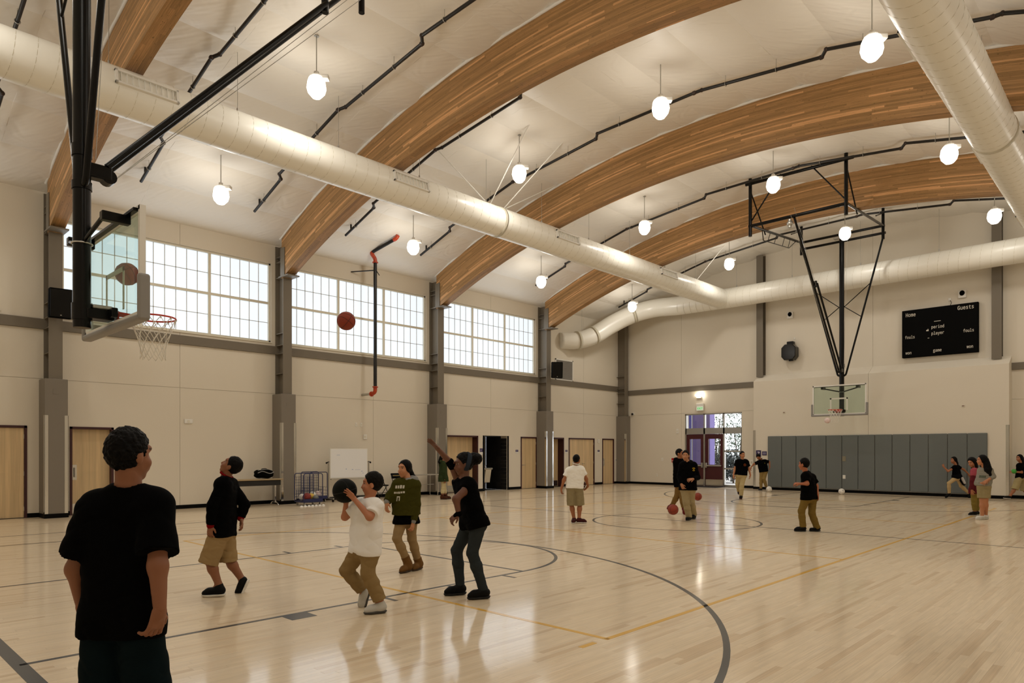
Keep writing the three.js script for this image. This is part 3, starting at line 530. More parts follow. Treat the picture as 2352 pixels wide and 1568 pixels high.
// ---------------------------------------------------------------- sprinkler pipes
{
  const pipe = std('#0d0a08', 0.4), collar = std('#2a1a12', 0.5), tagm = std('#b9ad90', 0.6);
  const names = { '-2.75': 'running across the top left corner of the picture', '-5.75': 'with a zigzag beside the black basket strut', '-8.62': 'nearest before the big timber arch', '-11.5': 'just behind the big timber arch', '-14.4': 'between the second and third lamp rows with long zigzag', '-20.2': 'between the third and the farthest timber arch', '-25.88': 'last before the far wall' };
  for (const z of [-2.75, -5.75, -8.62, -11.5, -14.4, -20.2, -25.88]) {
    const t = thing('sprinkler_pipe', `black sprinkler pipe under the roof ${names[String(z)]}`, 'pipe', [0, 0, z]);
    const jog = [-16.5, -13.6, -10.7, -7.8, -5.0, -2.1, 0.8], end = 2.3, P = [], off = (k) => (k % 2 ? 0.09 : -0.02), dy = (x) => ceilY(x) - 0.24;
    let k = 0; P.push(V(-18.05, dy(-18.05) + 0.02, off(0)));
    for (const x of jog) { P.push(V(x - 0.06, dy(x) + (k % 2 ? 0 : -0.03), off(k))); k++; P.push(V(x + 0.06, dy(x) + (k % 2 ? 0.03 : 0.06), off(k))); }
    P.push(V(end, dy(end), off(k)));
    mesh('pipe_run', [sweep(bend(P, 0.035, 2), 0.036, 9)], pipe, t);
    jog.forEach((x, i) => mesh('elbow', [rod(V(x - 0.1, dy(x) + (i % 2 ? 0 : -0.03), off(i)), V(x - 0.05, dy(x) + (i % 2 ? 0 : -0.03), off(i)), 0.047, 9), ball(0.047, x - 0.06, dy(x) + (i % 2 ? 0 : -0.03), off(i), 8), ball(0.047, x + 0.06, dy(x) + ((i + 1) % 2 ? 0.03 : 0.06), off(i + 1), 8)], collar, t));
    mesh('sprinkler_head', [rod(V(-17.75, dy(-17.75), off(0)), V(-17.75, dy(-17.75) + 0.17, off(0)), 0.028, 8)], pipe, t);
    for (let i = 0; i < jog.length; i++) for (const d of [0.75, 1.9]) {
      const x = jog[i] + d - 2.9, f = (d) / 2.9, ya = i ? dy(jog[i - 1]) + (i % 2 ? 0.03 : 0.06) : dy(-18.05), yb = dy(jog[i]) + (i % 2 ? 0 : -0.03), y = ya + (yb - ya) * (i ? f : clamp((x + 18.05) / 1.5, 0, 1));
      if (x < -18) continue;
      mesh('hanger', [rod(V(x, y - 0.042, off(i)), V(x + 0.02, y - 0.042, off(i)), 0.001, 4), sweep([0, 1, 2, 3, 4, 5, 6, 7, 8].map((a) => V(x, y + Math.cos(a * 0.785) * 0.046, off(i) + Math.sin(a * 0.785) * 0.046)), 0.008, 5, false), rod(V(x, y + 0.04, off(i)), V(x, ceilY(x) - 0.04, off(i)), 0.006, 5)], M.alu, t);
    }
  }
  // riser with red fittings by the window wall
  const t = thing('riser_pipe', 'black upright riser pipe with orange-red elbows before the windows', 'pipe', [-18.72, 0, -13.07]), redf = std('#b8401c', 0.45);
  mesh('pipe_run', [rod(V(0, 3.65, 0), V(0, 7.78, 0), 0.057, 14)], pipe, t);
  mesh('elbow', [sweep(bend([V(0, 3.7, 0), V(0, 3.5, 0), V(-0.2, 3.46, 0.02)], 0.12, 6), 0.062, 12), cyl(0.095, 0.03, 0, 3.68, 0, 14), rod(V(-0.16, 3.46, 0.02), V(-0.2, 3.46, 0.02), 0.085, 12)], redf, t);
  mesh('wall_stub', [rod(V(-0.2, 3.46, 0.02), V(-0.73, 3.46, 0.02), 0.04, 10)], M.alu, t);
  mesh('elbow', [sweep(bend([V(0, 7.75, 0), V(0, 7.88, 0), V(0.02, 8.02, 0.16), V(0.1, 8.06, 0.16)], 0.08, 6), 0.062, 12), cyl(0.095, 0.03, 0, 7.76, 0, 14)], redf, t);
  mesh('pipe_run', [rod(V(0.1, 8.06, 0.16), V(0.95, 8.32, -0.06), 0.055, 12)], pipe, t);
  mesh('elbow', [sweep(bend([V(0.93, 8.31, -0.05), V(1.04, 8.35, -0.08), V(1.1, 8.44, -0.1)], 0.06, 6), 0.062, 12)], redf, t);
  mesh('bracket', [rod(V(-0.72, 7.5, 0.45), V(0.05, 7.5, 0), 0.02, 6), rod(V(0.05, 7.5, 0), V(0.12, 7.33, -0.08), 0.014, 6)], pipe, t);
}
// ---------------------------------------------------------------- baskets hung from the roof
function basket(label, xc, zb, s, zf, xf, yf, frameHalf, yRail, postDrop = 0.32) {    // zb: face of the board, s: way it faces, zf: front frame
  const t = thing('basketball_hoop', label, 'basketball hoop', [xc, 0, zb]), b = -s;      // local z from the face; b points behind the board
  const mz = b * 0.31, W = 0.915, y0 = 2.9, y1 = 3.97;
  mesh('mast', [rod(V(0, 2.85, mz), V(0, yRail, mz), 0.083, 24)], M.black, t);
  for (const [a, c] of [[2.93, 3.1], [4.28, 4.36], [4.62, 4.74]]) mesh('mast_collar', [rod(V(0, a, mz), V(0, c, mz), 0.094, 20)], M.black, t);
  mesh('mast_band', [sweep([...Array(21)].map((_, i) => V(Math.cos(i * 0.314) * 0.094, 3.72, mz + Math.sin(i * 0.314) * 0.094)), 0.009, 6, false)], M.chrome, t);
  // side braces
  const v0 = 4.32;
  for (const d of [-1, 1]) {
    mesh('side_brace', [sweep(bend([V(d * 0.05, v0 - 0.02, mz), V(d * 0.14, v0 + 0.02, mz), V(d * frameHalf, yRail - 0.12, mz)], 0.08, 4), 0.034, 10)], M.black, t);
    const q = (f) => V(d * (0.14 + (frameHalf - 0.14) * f), v0 + 0.02 + (yRail - v0 - 0.14) * f, mz), m = V(d * 0.09, v0 + (yRail - v0) * 0.5, mz);
    mesh('cross_strut', [rod(m, q(0.66), 0.016, 6), rod(m, q(0.42), 0.016, 6)], M.black, t);
  }
  mesh('top_rail', [rod(V(-frameHalf - 0.05, yRail - 0.1, mz), V(frameHalf + 0.05, yRail - 0.1, mz), 0.045, 10), rod(V(-frameHalf - 0.05, yRail + 0.12, mz - b * 0.12), V(frameHalf + 0.05, yRail + 0.12, mz - b * 0.12), 0.045, 10)], M.black, t);
  mesh('hinge_clamp', [rbox(0.5, 0.06, 0.2, 0.01, 0, yRail + 0.02, mz - b * 0.05)], M.alu, t);
  for (const d of [-1, 1]) mesh('drop_post', [rod(V(d * frameHalf, yRail - 0.35, mz - b * 0.12), V(d * frameHalf, ceilY(xc + d * frameHalf) - 0.03, mz - b * 0.12), 0.05, 10)], M.black, t);
  // front frame and folding strut
  const F = V(xf - xc, 0, zf - zb), fy = yf;
  mesh('front_rail', [rod(V(F.x - frameHalf - 0.05, fy, F.z), V(F.x + frameHalf + 0.05, fy, F.z), 0.05, 10)], M.black, t);
  for (const d of [-1, 1]) {
    const x = F.x + d * frameHalf;
    mesh('drop_post', [rod(V(x, fy - postDrop, F.z), V(x, ceilY(xc + x) - 0.03, F.z), 0.052, 12), rbox(0.1, 0.3, 0.02, 0.004, x, ceilY(xc + x) - 0.12, F.z)], M.black, t);
    mesh('side_rail', [rod(V(x, fy + 0.02, F.z), V(d * frameHalf, yRail + 0.12, mz - b * 0.12), 0.042, 10)], M.black, t);
    mesh('sway_brace', [rod(V(x, fy + 0.1, F.z), V(x - d * 0.95, ceilY(xc + x - d * 0.95) - 0.2, F.z), 0.022, 6), rod(V(x, fy + 1.1, F.z), V(x * 0.75 + d * frameHalf * 0.25, fy + 0.1, F.z * 0.75 + mz * 0.25), 0.022, 6), rod(V(d * frameHalf, ceilY(xc + d * frameHalf) - 0.2, mz - b * 0.12), V(x * 0.25 + d * frameHalf * 0.75, yRail + 0.1, F.z * 0.25 + mz * 0.75), 0.022, 6)], M.black, t);
  }
  { const A = V(F.x - frameHalf, fy + 0.02, F.z), B = V(-frameHalf, yRail + 0.12, mz - b * 0.12), on = (f, d) => A.clone().lerp(B, f).add(V(0, -d, 0)), bars = [sweep([on(0.2, 0), on(0.22, 0.34), on(0.72, 0.34), on(0.88, 0)], 0.014, 6)]; for (const f of [0.3, 0.42, 0.58, 0.7]) bars.push(rod(on(f, 0.34), on(f + 0.05, 0), 0.011, 5)); mesh('side_truss', bars, M.black, t); }
  mesh('hoist_motor', [ball(0.09, F.x - 0.18, fy - 0.2, F.z, 12), cyl(0.05, 0.24, F.x - 0.18, fy - 0.2, F.z, 12)], M.alu, t);
  mesh('roof_rail', [rod(V(F.x - frameHalf - 0.15, ceilY(xc + F.x - frameHalf) - 0.22, F.z), V(F.x + frameHalf + 0.2, ceilY(xc + F.x + frameHalf) - 0.22, F.z), 0.048, 10)], M.black, t);
  const top = V(F.x, fy - 0.04, F.z), foot = V(0, 4.52, mz - b * 0.22);
  const dir = top.clone().sub(foot), sx = 0.05;
  mesh('folding_strut', [rod(foot.clone().add(V(-sx, 0, 0)), top.clone().add(V(-sx, 0, 0)), 0.034, 10), rod(foot.clone().add(V(sx, 0.05, 0)), foot.clone().addScaledVector(dir, 0.6).add(V(sx, 0.05, 0)), 0.034, 10), rod(foot.clone().addScaledVector(dir, 0.6).add(V(0, -0.06, 0)), foot.clone().addScaledVector(dir, 0.6).add(V(0, 0.14, 0)), 0.05, 8)], M.black, t);
  mesh('strut_bracket', [rbox(0.14, 0.15, 0.26, 0.02, 0, 4.5, mz - b * 0.14), at(new THREE.CylinderGeometry(0.075, 0.075, 0.12, 16), 0, 4.47, mz - b * 0.24, 0, 0, Math.PI / 2)], M.black, t);
  mesh('hoist_cable', [rod(V(0.03, 4.42, mz - b * 0.26), V(F.x + 0.05, fy + 0.15, F.z - b * 0.25), 0.0045, 5), rod(V(-0.03, 4.42, mz - b * 0.26), V(F.x - 0.05, fy - 0.05, F.z - b * 0.25), 0.0045, 5)], M.alu, t);
  mesh('hoist_cable', [rod(V(0.1, 4.6, mz - b * 0.1), V(0.3, 9.5, mz - b * 0.3), 0.0035, 5)], M.alu, t);
  // board
  const board = mesh('backboard', [span(-W, W, y0, y1, b * 0.005, b * 0.017)], M.greenGlass, t);
  const zf0 = b * -0.004, zf1 = b * 0.05;
  mesh('board_frame', [span(-W - 0.01, -W + 0.04, y0, y1, zf0, zf1), span(W - 0.04, W + 0.01, y0, y1, zf0, zf1), span(-W, W, y1 - 0.04, y1 + 0.005, zf0, zf1), span(-W, W, y0, y0 + 0.04, zf0, zf1)], M.white, board);
  const q = 0.305, t0 = 3.05, t1 = 3.5, e = 0.05, zz = [b * -0.001, b * 0.004];
  mesh('target_square', [span(-q, -q + e, t0, t1, ...zz), span(q - e, q, t0, t1, ...zz), span(-q, q, t1 - e, t1, ...zz)], std('#d9d8cc', 0.6), board);
  mesh('edge_padding', [rspan(-W - 0.05, W + 0.05, y0 - 0.055, y0 + 0.012, -0.035 * b, 0.075 * b, 0.025), rspan(-W - 0.055, -W + 0.015, y0 - 0.05, y0 + 0.4, -0.035 * b, 0.075 * b, 0.025), rspan(W - 0.015, W + 0.055, y0 - 0.05, y0 + 0.4, -0.035 * b, 0.075 * b, 0.025)], M.greyPad, board);
  mesh('top_arm', [rod(V(0, 3.72, mz), V(-0.55, 3.86, b * 0.28), 0.022, 8), rod(V(0, 3.72, mz), V(0.55, 3.86, b * 0.28), 0.022, 8), rbox(0.09, 0.09, 0.26, 0.01, -0.6, 3.88, b * 0.17), rbox(0.09, 0.09, 0.26, 0.01, 0.6, 3.88, b * 0.17), rbox(1.75, 0.035, 0.05, 0.006, 0, 3.93, b * 0.07)], M.black, t);
  mesh('lower_mount', [rbox(0.2, 0.1, 0.26, 0.012, 0, 3.0, b * 0.16), rbox(0.42, 0.1, 0.06, 0.012, 0, 3.02, b * 0.06)], M.black, t);
  mesh('mount_cover', [rbox(0.13, 0.05, 0.2, 0.02, 0, 3.08, b * 0.13)], M.alu, t);
  // rim and net
  const rc = -b * 0.38, rim = mesh('rim', [at(new THREE.TorusGeometry(0.2286, 0.0095, 10, 48), 0, 3.05, rc, Math.PI / 2), rbox(0.14, 0.09, 0.02, 0.006, 0, 3.02, -b * 0.012), extrude([[-0.11, 0], [0.11, 0], [0.06, 0.17], [-0.06, 0.17]], 0.02).rotateX(Math.PI / 2 * (b > 0 ? -1 : 1)).translate(0, 3.05 - (b > 0 ? 0.02 : 0), 0), rod(V(-0.08, 2.98, -b * 0.02), V(-0.12, 3.04, -b * 0.2), 0.009, 6), rod(V(0.08, 2.98, -b * 0.02), V(0.12, 3.04, -b * 0.2), 0.009, 6)], M.orange, t);
  const cords = [], N = 12, lev = [[0.226, 0], [0.212, 0.075], [0.178, 0.16], [0.148, 0.24], [0.13, 0.32], [0.125, 0.4], [0.132, 0.45]];
  for (let k = 0; k < N; k++) for (const d of [-1, 1]) { const p = lev.map(([r, y], i) => { const a = (k + d * i * 0.5) / N * Math.PI * 2; return V(Math.cos(a) * r, 3.04 - y, rc + Math.sin(a) * r); }); cords.push(sweep(p, 0.0038, 4, false)); }
  for (let k = 0; k < N; k++) { const a = k / N * Math.PI * 2; cords.push(sweep([V(Math.cos(a) * 0.229, 3.052, rc + Math.sin(a) * 0.229), V(Math.cos(a) * 0.238, 3.03, rc + Math.sin(a) * 0.238), V(Math.cos(a) * 0.226, 3.02, rc + Math.sin(a) * 0.226)], 0.006, 5)); }
  mesh('net', cords, M.net, t);
  return t;
}
basket('basketball backboard with black mast close by, upper left', -8.12, -2.34, -1, -6.6, -8.1, 9.5, 1.75, 9.4, 0.5);
basket('distant basketball backboard with black hanging frame before the padded wall', -8.5, -25.9, 1, -20.4, -7.9, 8.55, 1.4, 9.3);
// ---------------------------------------------------------------- wall pads
{
  const ord = ['first', 'second', 'third', 'fourth', 'fifth', 'sixth', 'seventh', 'eighth', 'ninth', 'tenth', 'eleventh', 'twelfth', 'thirteenth'];
  const x0 = -11.8, w = (11.8 - 4.3) / 13, g = plain(rbox(w - 0.012, 2.06, 0.06, 0.022)), bg = plain(rbox(w - 0.02, 0.02, 0.03, 0.006));
  for (let i = 0; i < 13; i++) {
    const p = thing('wall_pad', `grey upright wall pad, ${ord[i]} counted from the glazed entrance`, 'wall pad', [x0 + (i + 0.5) * w, 0.12, -27.518], 0, 'grey pads on the far wall');
    const m = mesh('pad_cover', g, M.padGrey, p); m.position.y = 1.04; const c = mesh('pad_foot', bg, std('#8d8b86', 0.4, 0.6), p); c.position.y = -0.002;
  }
  const lock = tag(mesh('keyed_latch', [rbox(0.13, 0.19, 0.012, 0.005, -8.83, 1.29, -27.482), cyl(0.02, 0.02, -8.83, 1.31, -27.475, 10, Math.PI / 2)], std('#8a8470', 0.4, 0.5)), 'small metal latch plate set into the grey wall pads', 'latch');
  const out = thing('power_outlet', 'white outlet set low in the grey wall pads', 'outlet', [-8.83, 0.6, -27.487]); mesh('cover_plate', [rbox(0.1, 0.14, 0.01, 0.004)], M.white, out); for (const y of [-0.03, 0.03]) mesh('socket', [rbox(0.05, 0.035, 0.012, 0.004, 0, y, 0.002)], M.cream, out);
}
// ---------------------------------------------------------------- corner guards, signs and small fittings on the far wall
function flatSign(name, label, cat, w, h, [x, y, z], ry, draw, pw = 256) {
  const s = thing(name, label, cat, [x, y, z], ry), ph = Math.round(pw * h / w);
  mesh('backing', [rbox(w, h, 0.008, 0.003)], M.white, s);
  const f = new THREE.PlaneGeometry(w * 0.98, h * 0.98).translate(0, 0, 0.0055), c = cv(pw, ph, draw);
  mesh('sign_print', f, std(0xffffff, 0.5, 0, { map: c }), s);
  return s;
}
const violetInk = '#2c1c4e';
flatSign('wall_sign', 'purple sign with white numeral seven beside the wall pads', 'sign', 0.22, 0.3, [-12.2, 1.47, -27.54], 0, (c, w, h) => { c.fillStyle = violetInk; c.fillRect(0, 0, w, h); c.fillStyle = '#f1eef5'; c.font = `bold ${h * 0.62}px sans-serif`; c.textAlign = 'center'; c.fillText('7', w / 2, h * 0.66); c.fillStyle = '#b9b2c8'; c.fillRect(w * 0.2, h * 0.8, w * 0.6, h * 0.07); });
flatSign('wall_sign', 'smaller purple notice between the numeral sign and wall pads', 'sign', 0.2, 0.17, [-11.95, 1.49, -27.54], 0, (c, w, h) => { c.fillStyle = violetInk; c.fillRect(0, 0, w, h); c.fillStyle = '#b9b2c8'; for (let i = 0; i < 3; i++) for (let k = 0; k < 7; k++) c.fillRect(w * (0.16 + k * 0.1), h * (0.2 + i * 0.22), w * 0.07, h * 0.12); });
flatSign('wall_sign', 'small white notice sheet on the wall left of the numeral sign', 'sign', 0.14, 0.5, [-12.75, 0.95, ZF + 0.005], 0, (c, w, h) => { c.fillStyle = '#e8e4da'; c.fillRect(0, 0, w, h); c.fillStyle = '#c4beb0'; c.fillRect(w * 0.2, h * 0.1, w * 0.6, h * 0.2); }, 64);
flatSign('wall_sign', 'tall white sheet on the wall beside the girl with green ball', 'sign', 0.12, 0.62, [-3.5, 0.95, ZF + 0.005], 0, (c, w, h) => { c.fillStyle = '#e8e6e0'; c.fillRect(0, 0, w, h); }, 64);
for (const [z, l, tall] of [[-18.56, 'purple and white room sign between double doors and alcove', 1], [-20.6, 'small room sign left of the single door with lever', 0], [-23.84, 'small room sign right of the recessed door with triangle', 0], [-26.25, 'small room sign beside the narrow door by the corner', 0]])
  flatSign('room_sign', l, 'sign', 0.17, tall ? 0.26 : 0.15, [XL + 0.006, 1.56, z], Math.PI / 2, (c, w, h) => { c.fillStyle = '#e4e1dc'; c.fillRect(0, 0, w, h); c.fillStyle = violetInk; c.fillRect(0, 0, w, h * 0.55); c.fillStyle = '#9a91b4'; c.fillRect(w * 0.15, h * 0.18, w * 0.7, h * 0.08); c.fillRect(w * 0.15, h * 0.34, w * 0.5, h * 0.07); }, 128);
{ // exit sign and twin emergency lamp over the entrance
  const s = thing('exit_sign', 'white exit sign with green letters over the entrance', 'exit sign', [-15.13, 3.56, ZF + 0.05]);
  mesh('sign_case', [rbox(0.35, 0.34, 0.08, 0.012)], M.white, s);
  const t = cv(256, 140, (c, w, h) => { c.fillStyle = '#0d2a16'; c.fillStyle = '#e9efe6'; c.fillRect(0, 0, w, h); c.fillStyle = '#18d65a'; c.font = 'bold 104px sans-serif'; c.textAlign = 'center'; c.fillText('EXIT', w / 2, h * 0.78, w * 0.94); });
  mesh('sign_face', new THREE.PlaneGeometry(0.31, 0.17).translate(0.01, -0.055, 0.0415), std(0xffffff, 0.5, 0, { map: t, emissiveMap: t, emissive: new THREE.Color(0.2, 0.3, 0.22) }), s);
  const e = thing('emergency_lamp', 'lit twin emergency lamp on the far wall above the exit sign', 'lamp', [-15.2, 4.1, ZF + 0.04]);
  mesh('lamp_case', [rbox(0.24, 0.1, 0.08, 0.015, 0, -0.09, 0)], M.white, e);
  const glow = new THREE.MeshStandardMaterial({ color: '#fff4dc', emissive: new THREE.Color(1, 0.9, 0.65), emissiveIntensity: 9 });
  for (const [x, r] of [[-0.1, 0.05], [0.08, 0.075]]) { mesh('lamp_head', [at(new THREE.SphereGeometry(r, 14, 10), x, 0, 0.07)], glow, e); }
  const l = new THREE.PointLight(LAMP_COLOR, 0.35, 0, 2); l.name = 'emergency_light'; l.position.set(0.08, 0, 0.07); l.castShadow = true; e.add(l);
}
for (const [x, y, l] of [[-11.1, 7.14, 'white wall siren with black grille left of the far basket'], [-5.12, 7.05, 'white wall siren with black grille above the scoreboard']]) {
  const s = thing('wall_siren', l, 'siren', [x, y, ZF + 0.04]);
  mesh('siren_case', [rbox(0.24, 0.27, 0.08, 0.02)], M.white, s); mesh('siren_grille', [at(new THREE.SphereGeometry(0.08, 18, 12), 0, 0.03, 0.035).scale(1, 1.15, 1)], M.blackMatte, s);
}
{ // black loudspeaker unit on its bracket
  const s = thing('wall_loudspeaker', 'shiny black rounded loudspeaker on the far wall below the siren', 'loudspeaker', [-11.05, 5.55, ZF]);
  mesh('mounting_box', [rbox(0.26, 0.16, 0.2, 0.02, 0, 0.42, 0.1)], M.black, s);
  mesh('cabinet', [extrude([[-0.26, -0.16], [-0.16, -0.28], [0.16, -0.28], [0.26, -0.16], [0.26, 0.18], [0.14, 0.3], [-0.14, 0.3], [-0.26, 0.18]], 0.3, 0.03).translate(0, 0.04, 0.04)], inky('#020202', 0.12, 0.8), s);
  mesh('cable_socket', [rbox(0.05, 0.08, 0.02, 0.006, 0.12, 0.62, 0.01)], M.white, s);
  mesh('foot', [rbox(0.16, 0.04, 0.1, 0.01, 0.05, -0.29, 0.2)], M.black, s);
}
{ // scoreboard
  const w = 2.34, h = 1.72, s = thing('scoreboard', 'black scoreboard with white lettering high on the far wall', 'scoreboard', [-5.8, 5.84, ZF + 0.09]);
  mesh('case', [rbox(w, h, 0.17, 0.015)], M.blackMatte, s);
  const t = cv(1024, 752, (c, W, H) => {
    c.fillStyle = '#020202'; c.fillRect(0, 0, W, H); c.fillStyle = '#cfc9bd'; c.textBaseline = 'middle';
    const put = (txt, x, y, px, al = 'left') => { c.font = `bold ${px}px monospace`; c.textAlign = al; c.save(); c.translate(x * W, y * H); c.scale(0.8, 1.05); c.fillText(txt, 0, 0); c.restore(); };
    put('Home', 0.045, 0.095, 76); put('Guests', 0.955, 0.075, 76, 'right'); put('period', 0.485, 0.405, 62, 'center'); put('player', 0.485, 0.54, 62, 'center'); put('fouls', 0.035, 0.575, 60); put('fouls', 0.955, 0.555, 60, 'right'); put('won', 0.045, 0.91, 60); put('game', 0.48, 0.9, 62, 'center'); put('won', 0.945, 0.885, 60, 'right');
    c.fillRect(W * 0.435, H * 0.285, W * 0.09, 9); c.fillRect(W * 0.33, H * 0.455, W * 0.033, 20); c.beginPath(); c.moveTo(W * 0.345, H * 0.46); c.lineTo(W * 0.362, H * 0.46); c.lineTo(W * 0.356, H * 0.43); c.fill(); c.fillRect(W * 0.35, H * 0.625, W * 0.022, 8);
  });
  mesh('score_face', new THREE.PlaneGeometry(w - 0.03, h - 0.03).translate(0, 0, 0.0865), phy(0xffffff, 0.6, { map: t, specularIntensity: 0.15 }), s);
  mesh('power_cable', [tube([V(0.34, h / 2, 0.02), V(0.36, h / 2 + 0.1, 0.0), V(0.31, h / 2 + 0.2, -0.07)], 0.008, 12, 6)], M.blackMatte, s);
  mesh('cable_socket', [rbox(0.08, 0.1, 0.03, 0.006, 0.3, h / 2 + 0.23, -0.075)], M.white, s);
}
const plates = (name, label, cat, w, h, x, y, z, ry, mat, bit) => { const p = thing(name, label, cat, [x, y, z], ry); mesh('cover_plate', [rbox(w, h, 0.014, 0.005)], mat, p); if (bit) mesh(bit[0], [rbox(bit[1], bit[2], 0.02, 0.004, 0, bit[3] ?? 0, 0.006)], bit[4], p); return p; };
plates('alarm_pull', 'red fire alarm pull station left of the glazed entrance', 'alarm pull', 0.12, 0.2, -16.55, 1.16, ZF + 0.01, 0, M.red, ['pull_bar', 0.08, 0.03, -0.03, M.white]);
plates('wall_thermostat', 'small white box on the wall left of the red alarm pull', 'thermostat', 0.1, 0.14, -17.1, 1.2, ZF + 0.01, 0, M.white, ['dial', 0.04, 0.04, 0, M.cream]);
plates('power_outlet', 'white outlet low on the far wall near the corner', 'outlet', 0.09, 0.13, -17.4, 0.45, ZF + 0.01, 0, M.white, ['socket', 0.05, 0.09, 0, M.cream]);
plates('wall_strobe', 'white strobe on the far wall left of the transom', 'strobe', 0.12, 0.22, -16.3, 2.5, ZF + 0.01, 0, M.white, ['strobe_lens', 0.07, 0.08, 0, M.cream]);
plates('wall_strobe', 'grey box on the far wall at the picture\'s right edge', 'strobe', 0.2, 0.25, -3.02, 2.6, ZF + 0.01, 0, M.cream, ['strobe_lens', 0.14, 0.17, 0, M.greyPad]);
plates('floor_outlet', 'dark grille low on the wall behind the girl with green ball', 'outlet', 0.2, 0.05, -3.15, 0.3, ZF + 0.01, 0, M.greyPad, ['slot', 0.16, 0.02, 0, M.dark]);
plates('wall_socket', 'tiny brown plate on the wall right of the far basket', 'wall plate', 0.11, 0.08, -5.0, 3.12, -27.54, 0, M.cream, ['slot', 0.07, 0.025, 0.005, std('#6a2f1c', 0.5)]);
plates('wall_socket', 'tiny brown plate on the wall left of the far basket', 'wall plate', 0.11, 0.08, -11.14, 3.14, -27.54, 0, M.cream, ['slot', 0.07, 0.025, 0.005, std('#6a2f1c', 0.5)]);
{
  const c = thing('security_camera', 'white dome security camera on the far wall by the corner', 'camera', [-18.72, 3.38, ZF]);
  mesh('camera_base', [cyl(0.075, 0.06, 0, 0, 0.03, 20, Math.PI / 2)], M.white, c); mesh('camera_dome', [ball(0.055, -0.01, 0, 0.075, 16)], M.black, c);
}
// small fittings on the window wall
plates('emergency_lamp', 'unlit white twin-head emergency lamp on the window wall', 'lamp', 0.22, 0.12, XL + 0.02, 2.4, -7.42, Math.PI / 2, M.white, ['lamp_head', 0.06, 0.06, 0, M.cream]);
plates('switch_plate', 'left one of two white switch plates above the whiteboard', 'switch', 0.07, 0.13, XL + 0.008, 2.46, -12.82, Math.PI / 2, M.white, ['switch_rocker', 0.03, 0.06, 0, M.cream]);
plates('switch_plate', 'right one of two white switch plates above the whiteboard', 'switch', 0.07, 0.13, XL + 0.008, 2.46, -13.02, Math.PI / 2, M.white, ['switch_rocker', 0.03, 0.06, 0, M.cream]);
plates('wall_strobe', 'white alarm strobe above the right edge of the whiteboard', 'strobe', 0.14, 0.16, XL + 0.02, 2.06, -13.16, Math.PI / 2, M.white, ['strobe_lens', 0.08, 0.06, 0, M.cream]);
plates('wall_strobe', 'white alarm strobe between the two last doors', 'strobe', 0.14, 0.17, XL + 0.02, 2.06, -26.25, Math.PI / 2, M.white, ['strobe_lens', 0.08, 0.06, 0, M.cream]);
plates('switch_plate', 'small switch plate between the last door and corner column', 'switch', 0.07, 0.12, XL + 0.008, 1.15, -27.66, Math.PI / 2, M.white, ['switch_rocker', 0.03, 0.06, 0, M.dark]);
{ // wall grille next to the small loudspeaker
  const g = thing('wall_grille', 'grey wall grille in white frame behind the small loudspeaker', 'grille', [XL + 0.01, 5.2, -23.68], Math.PI / 2);
  mesh('grille_frame', [span(-0.62, 0.62, 0.42, 0.47, -0.01, 0.025), span(-0.62, 0.62, -0.47, -0.42, -0.01, 0.025), span(-0.62, -0.57, -0.47, 0.47, -0.01, 0.025), span(0.57, 0.62, -0.47, 0.47, -0.01, 0.025)], M.white, g);
  mesh('grille_back', [span(-0.57, 0.57, -0.42, 0.42, -0.008, 0.0)], std('#77726b', 0.7), g);
  for (let i = 0; i < 28; i++) mesh('louvre', [box(1.14, 0.02, 0.004, 0, -0.405 + i * 0.03, 0.012, -0.7)], std('#a39e96', 0.6), g);
}
for (const [z, x, tilt, turn, l] of [[-4.2, -18.55, 0.12, Math.PI / 2 - 0.12, 'black loudspeaker on the column behind the basketball mast'], [-22.12, -18.55, 0.14, Math.PI / 2 - 0.75, 'small black loudspeaker on the column beside the wall grille']]) {
  const s = thing('loudspeaker', l, 'loudspeaker', [x, 5.0, z], turn);
  const c = mesh('cabinet', [rbox(0.46, 0.68, 0.32, 0.03)], M.blackMatte, s); c.rotation.x = tilt;
  const f = mesh('front_grille', [rbox(0.42, 0.63, 0.02, 0.02, 0, 0, 0.16)], M.black, s); f.rotation.x = tilt;
  const b = mesh('badge', [rbox(0.03, 0.02, 0.006, 0.002, 0.0, -0.27, 0.172)], M.alu, s); b.rotation.x = tilt;
  mesh('wall_bracket', [rod(V(0, 0.2, -0.15), V(0, 0.2, -0.33), 0.025, 8), rod(V(0, -0.15, -0.15), V(0, -0.15, -0.33), 0.025, 8), rbox(0.1, 0.5, 0.03, 0.006, 0, 0, -0.34)], M.black, s);
}
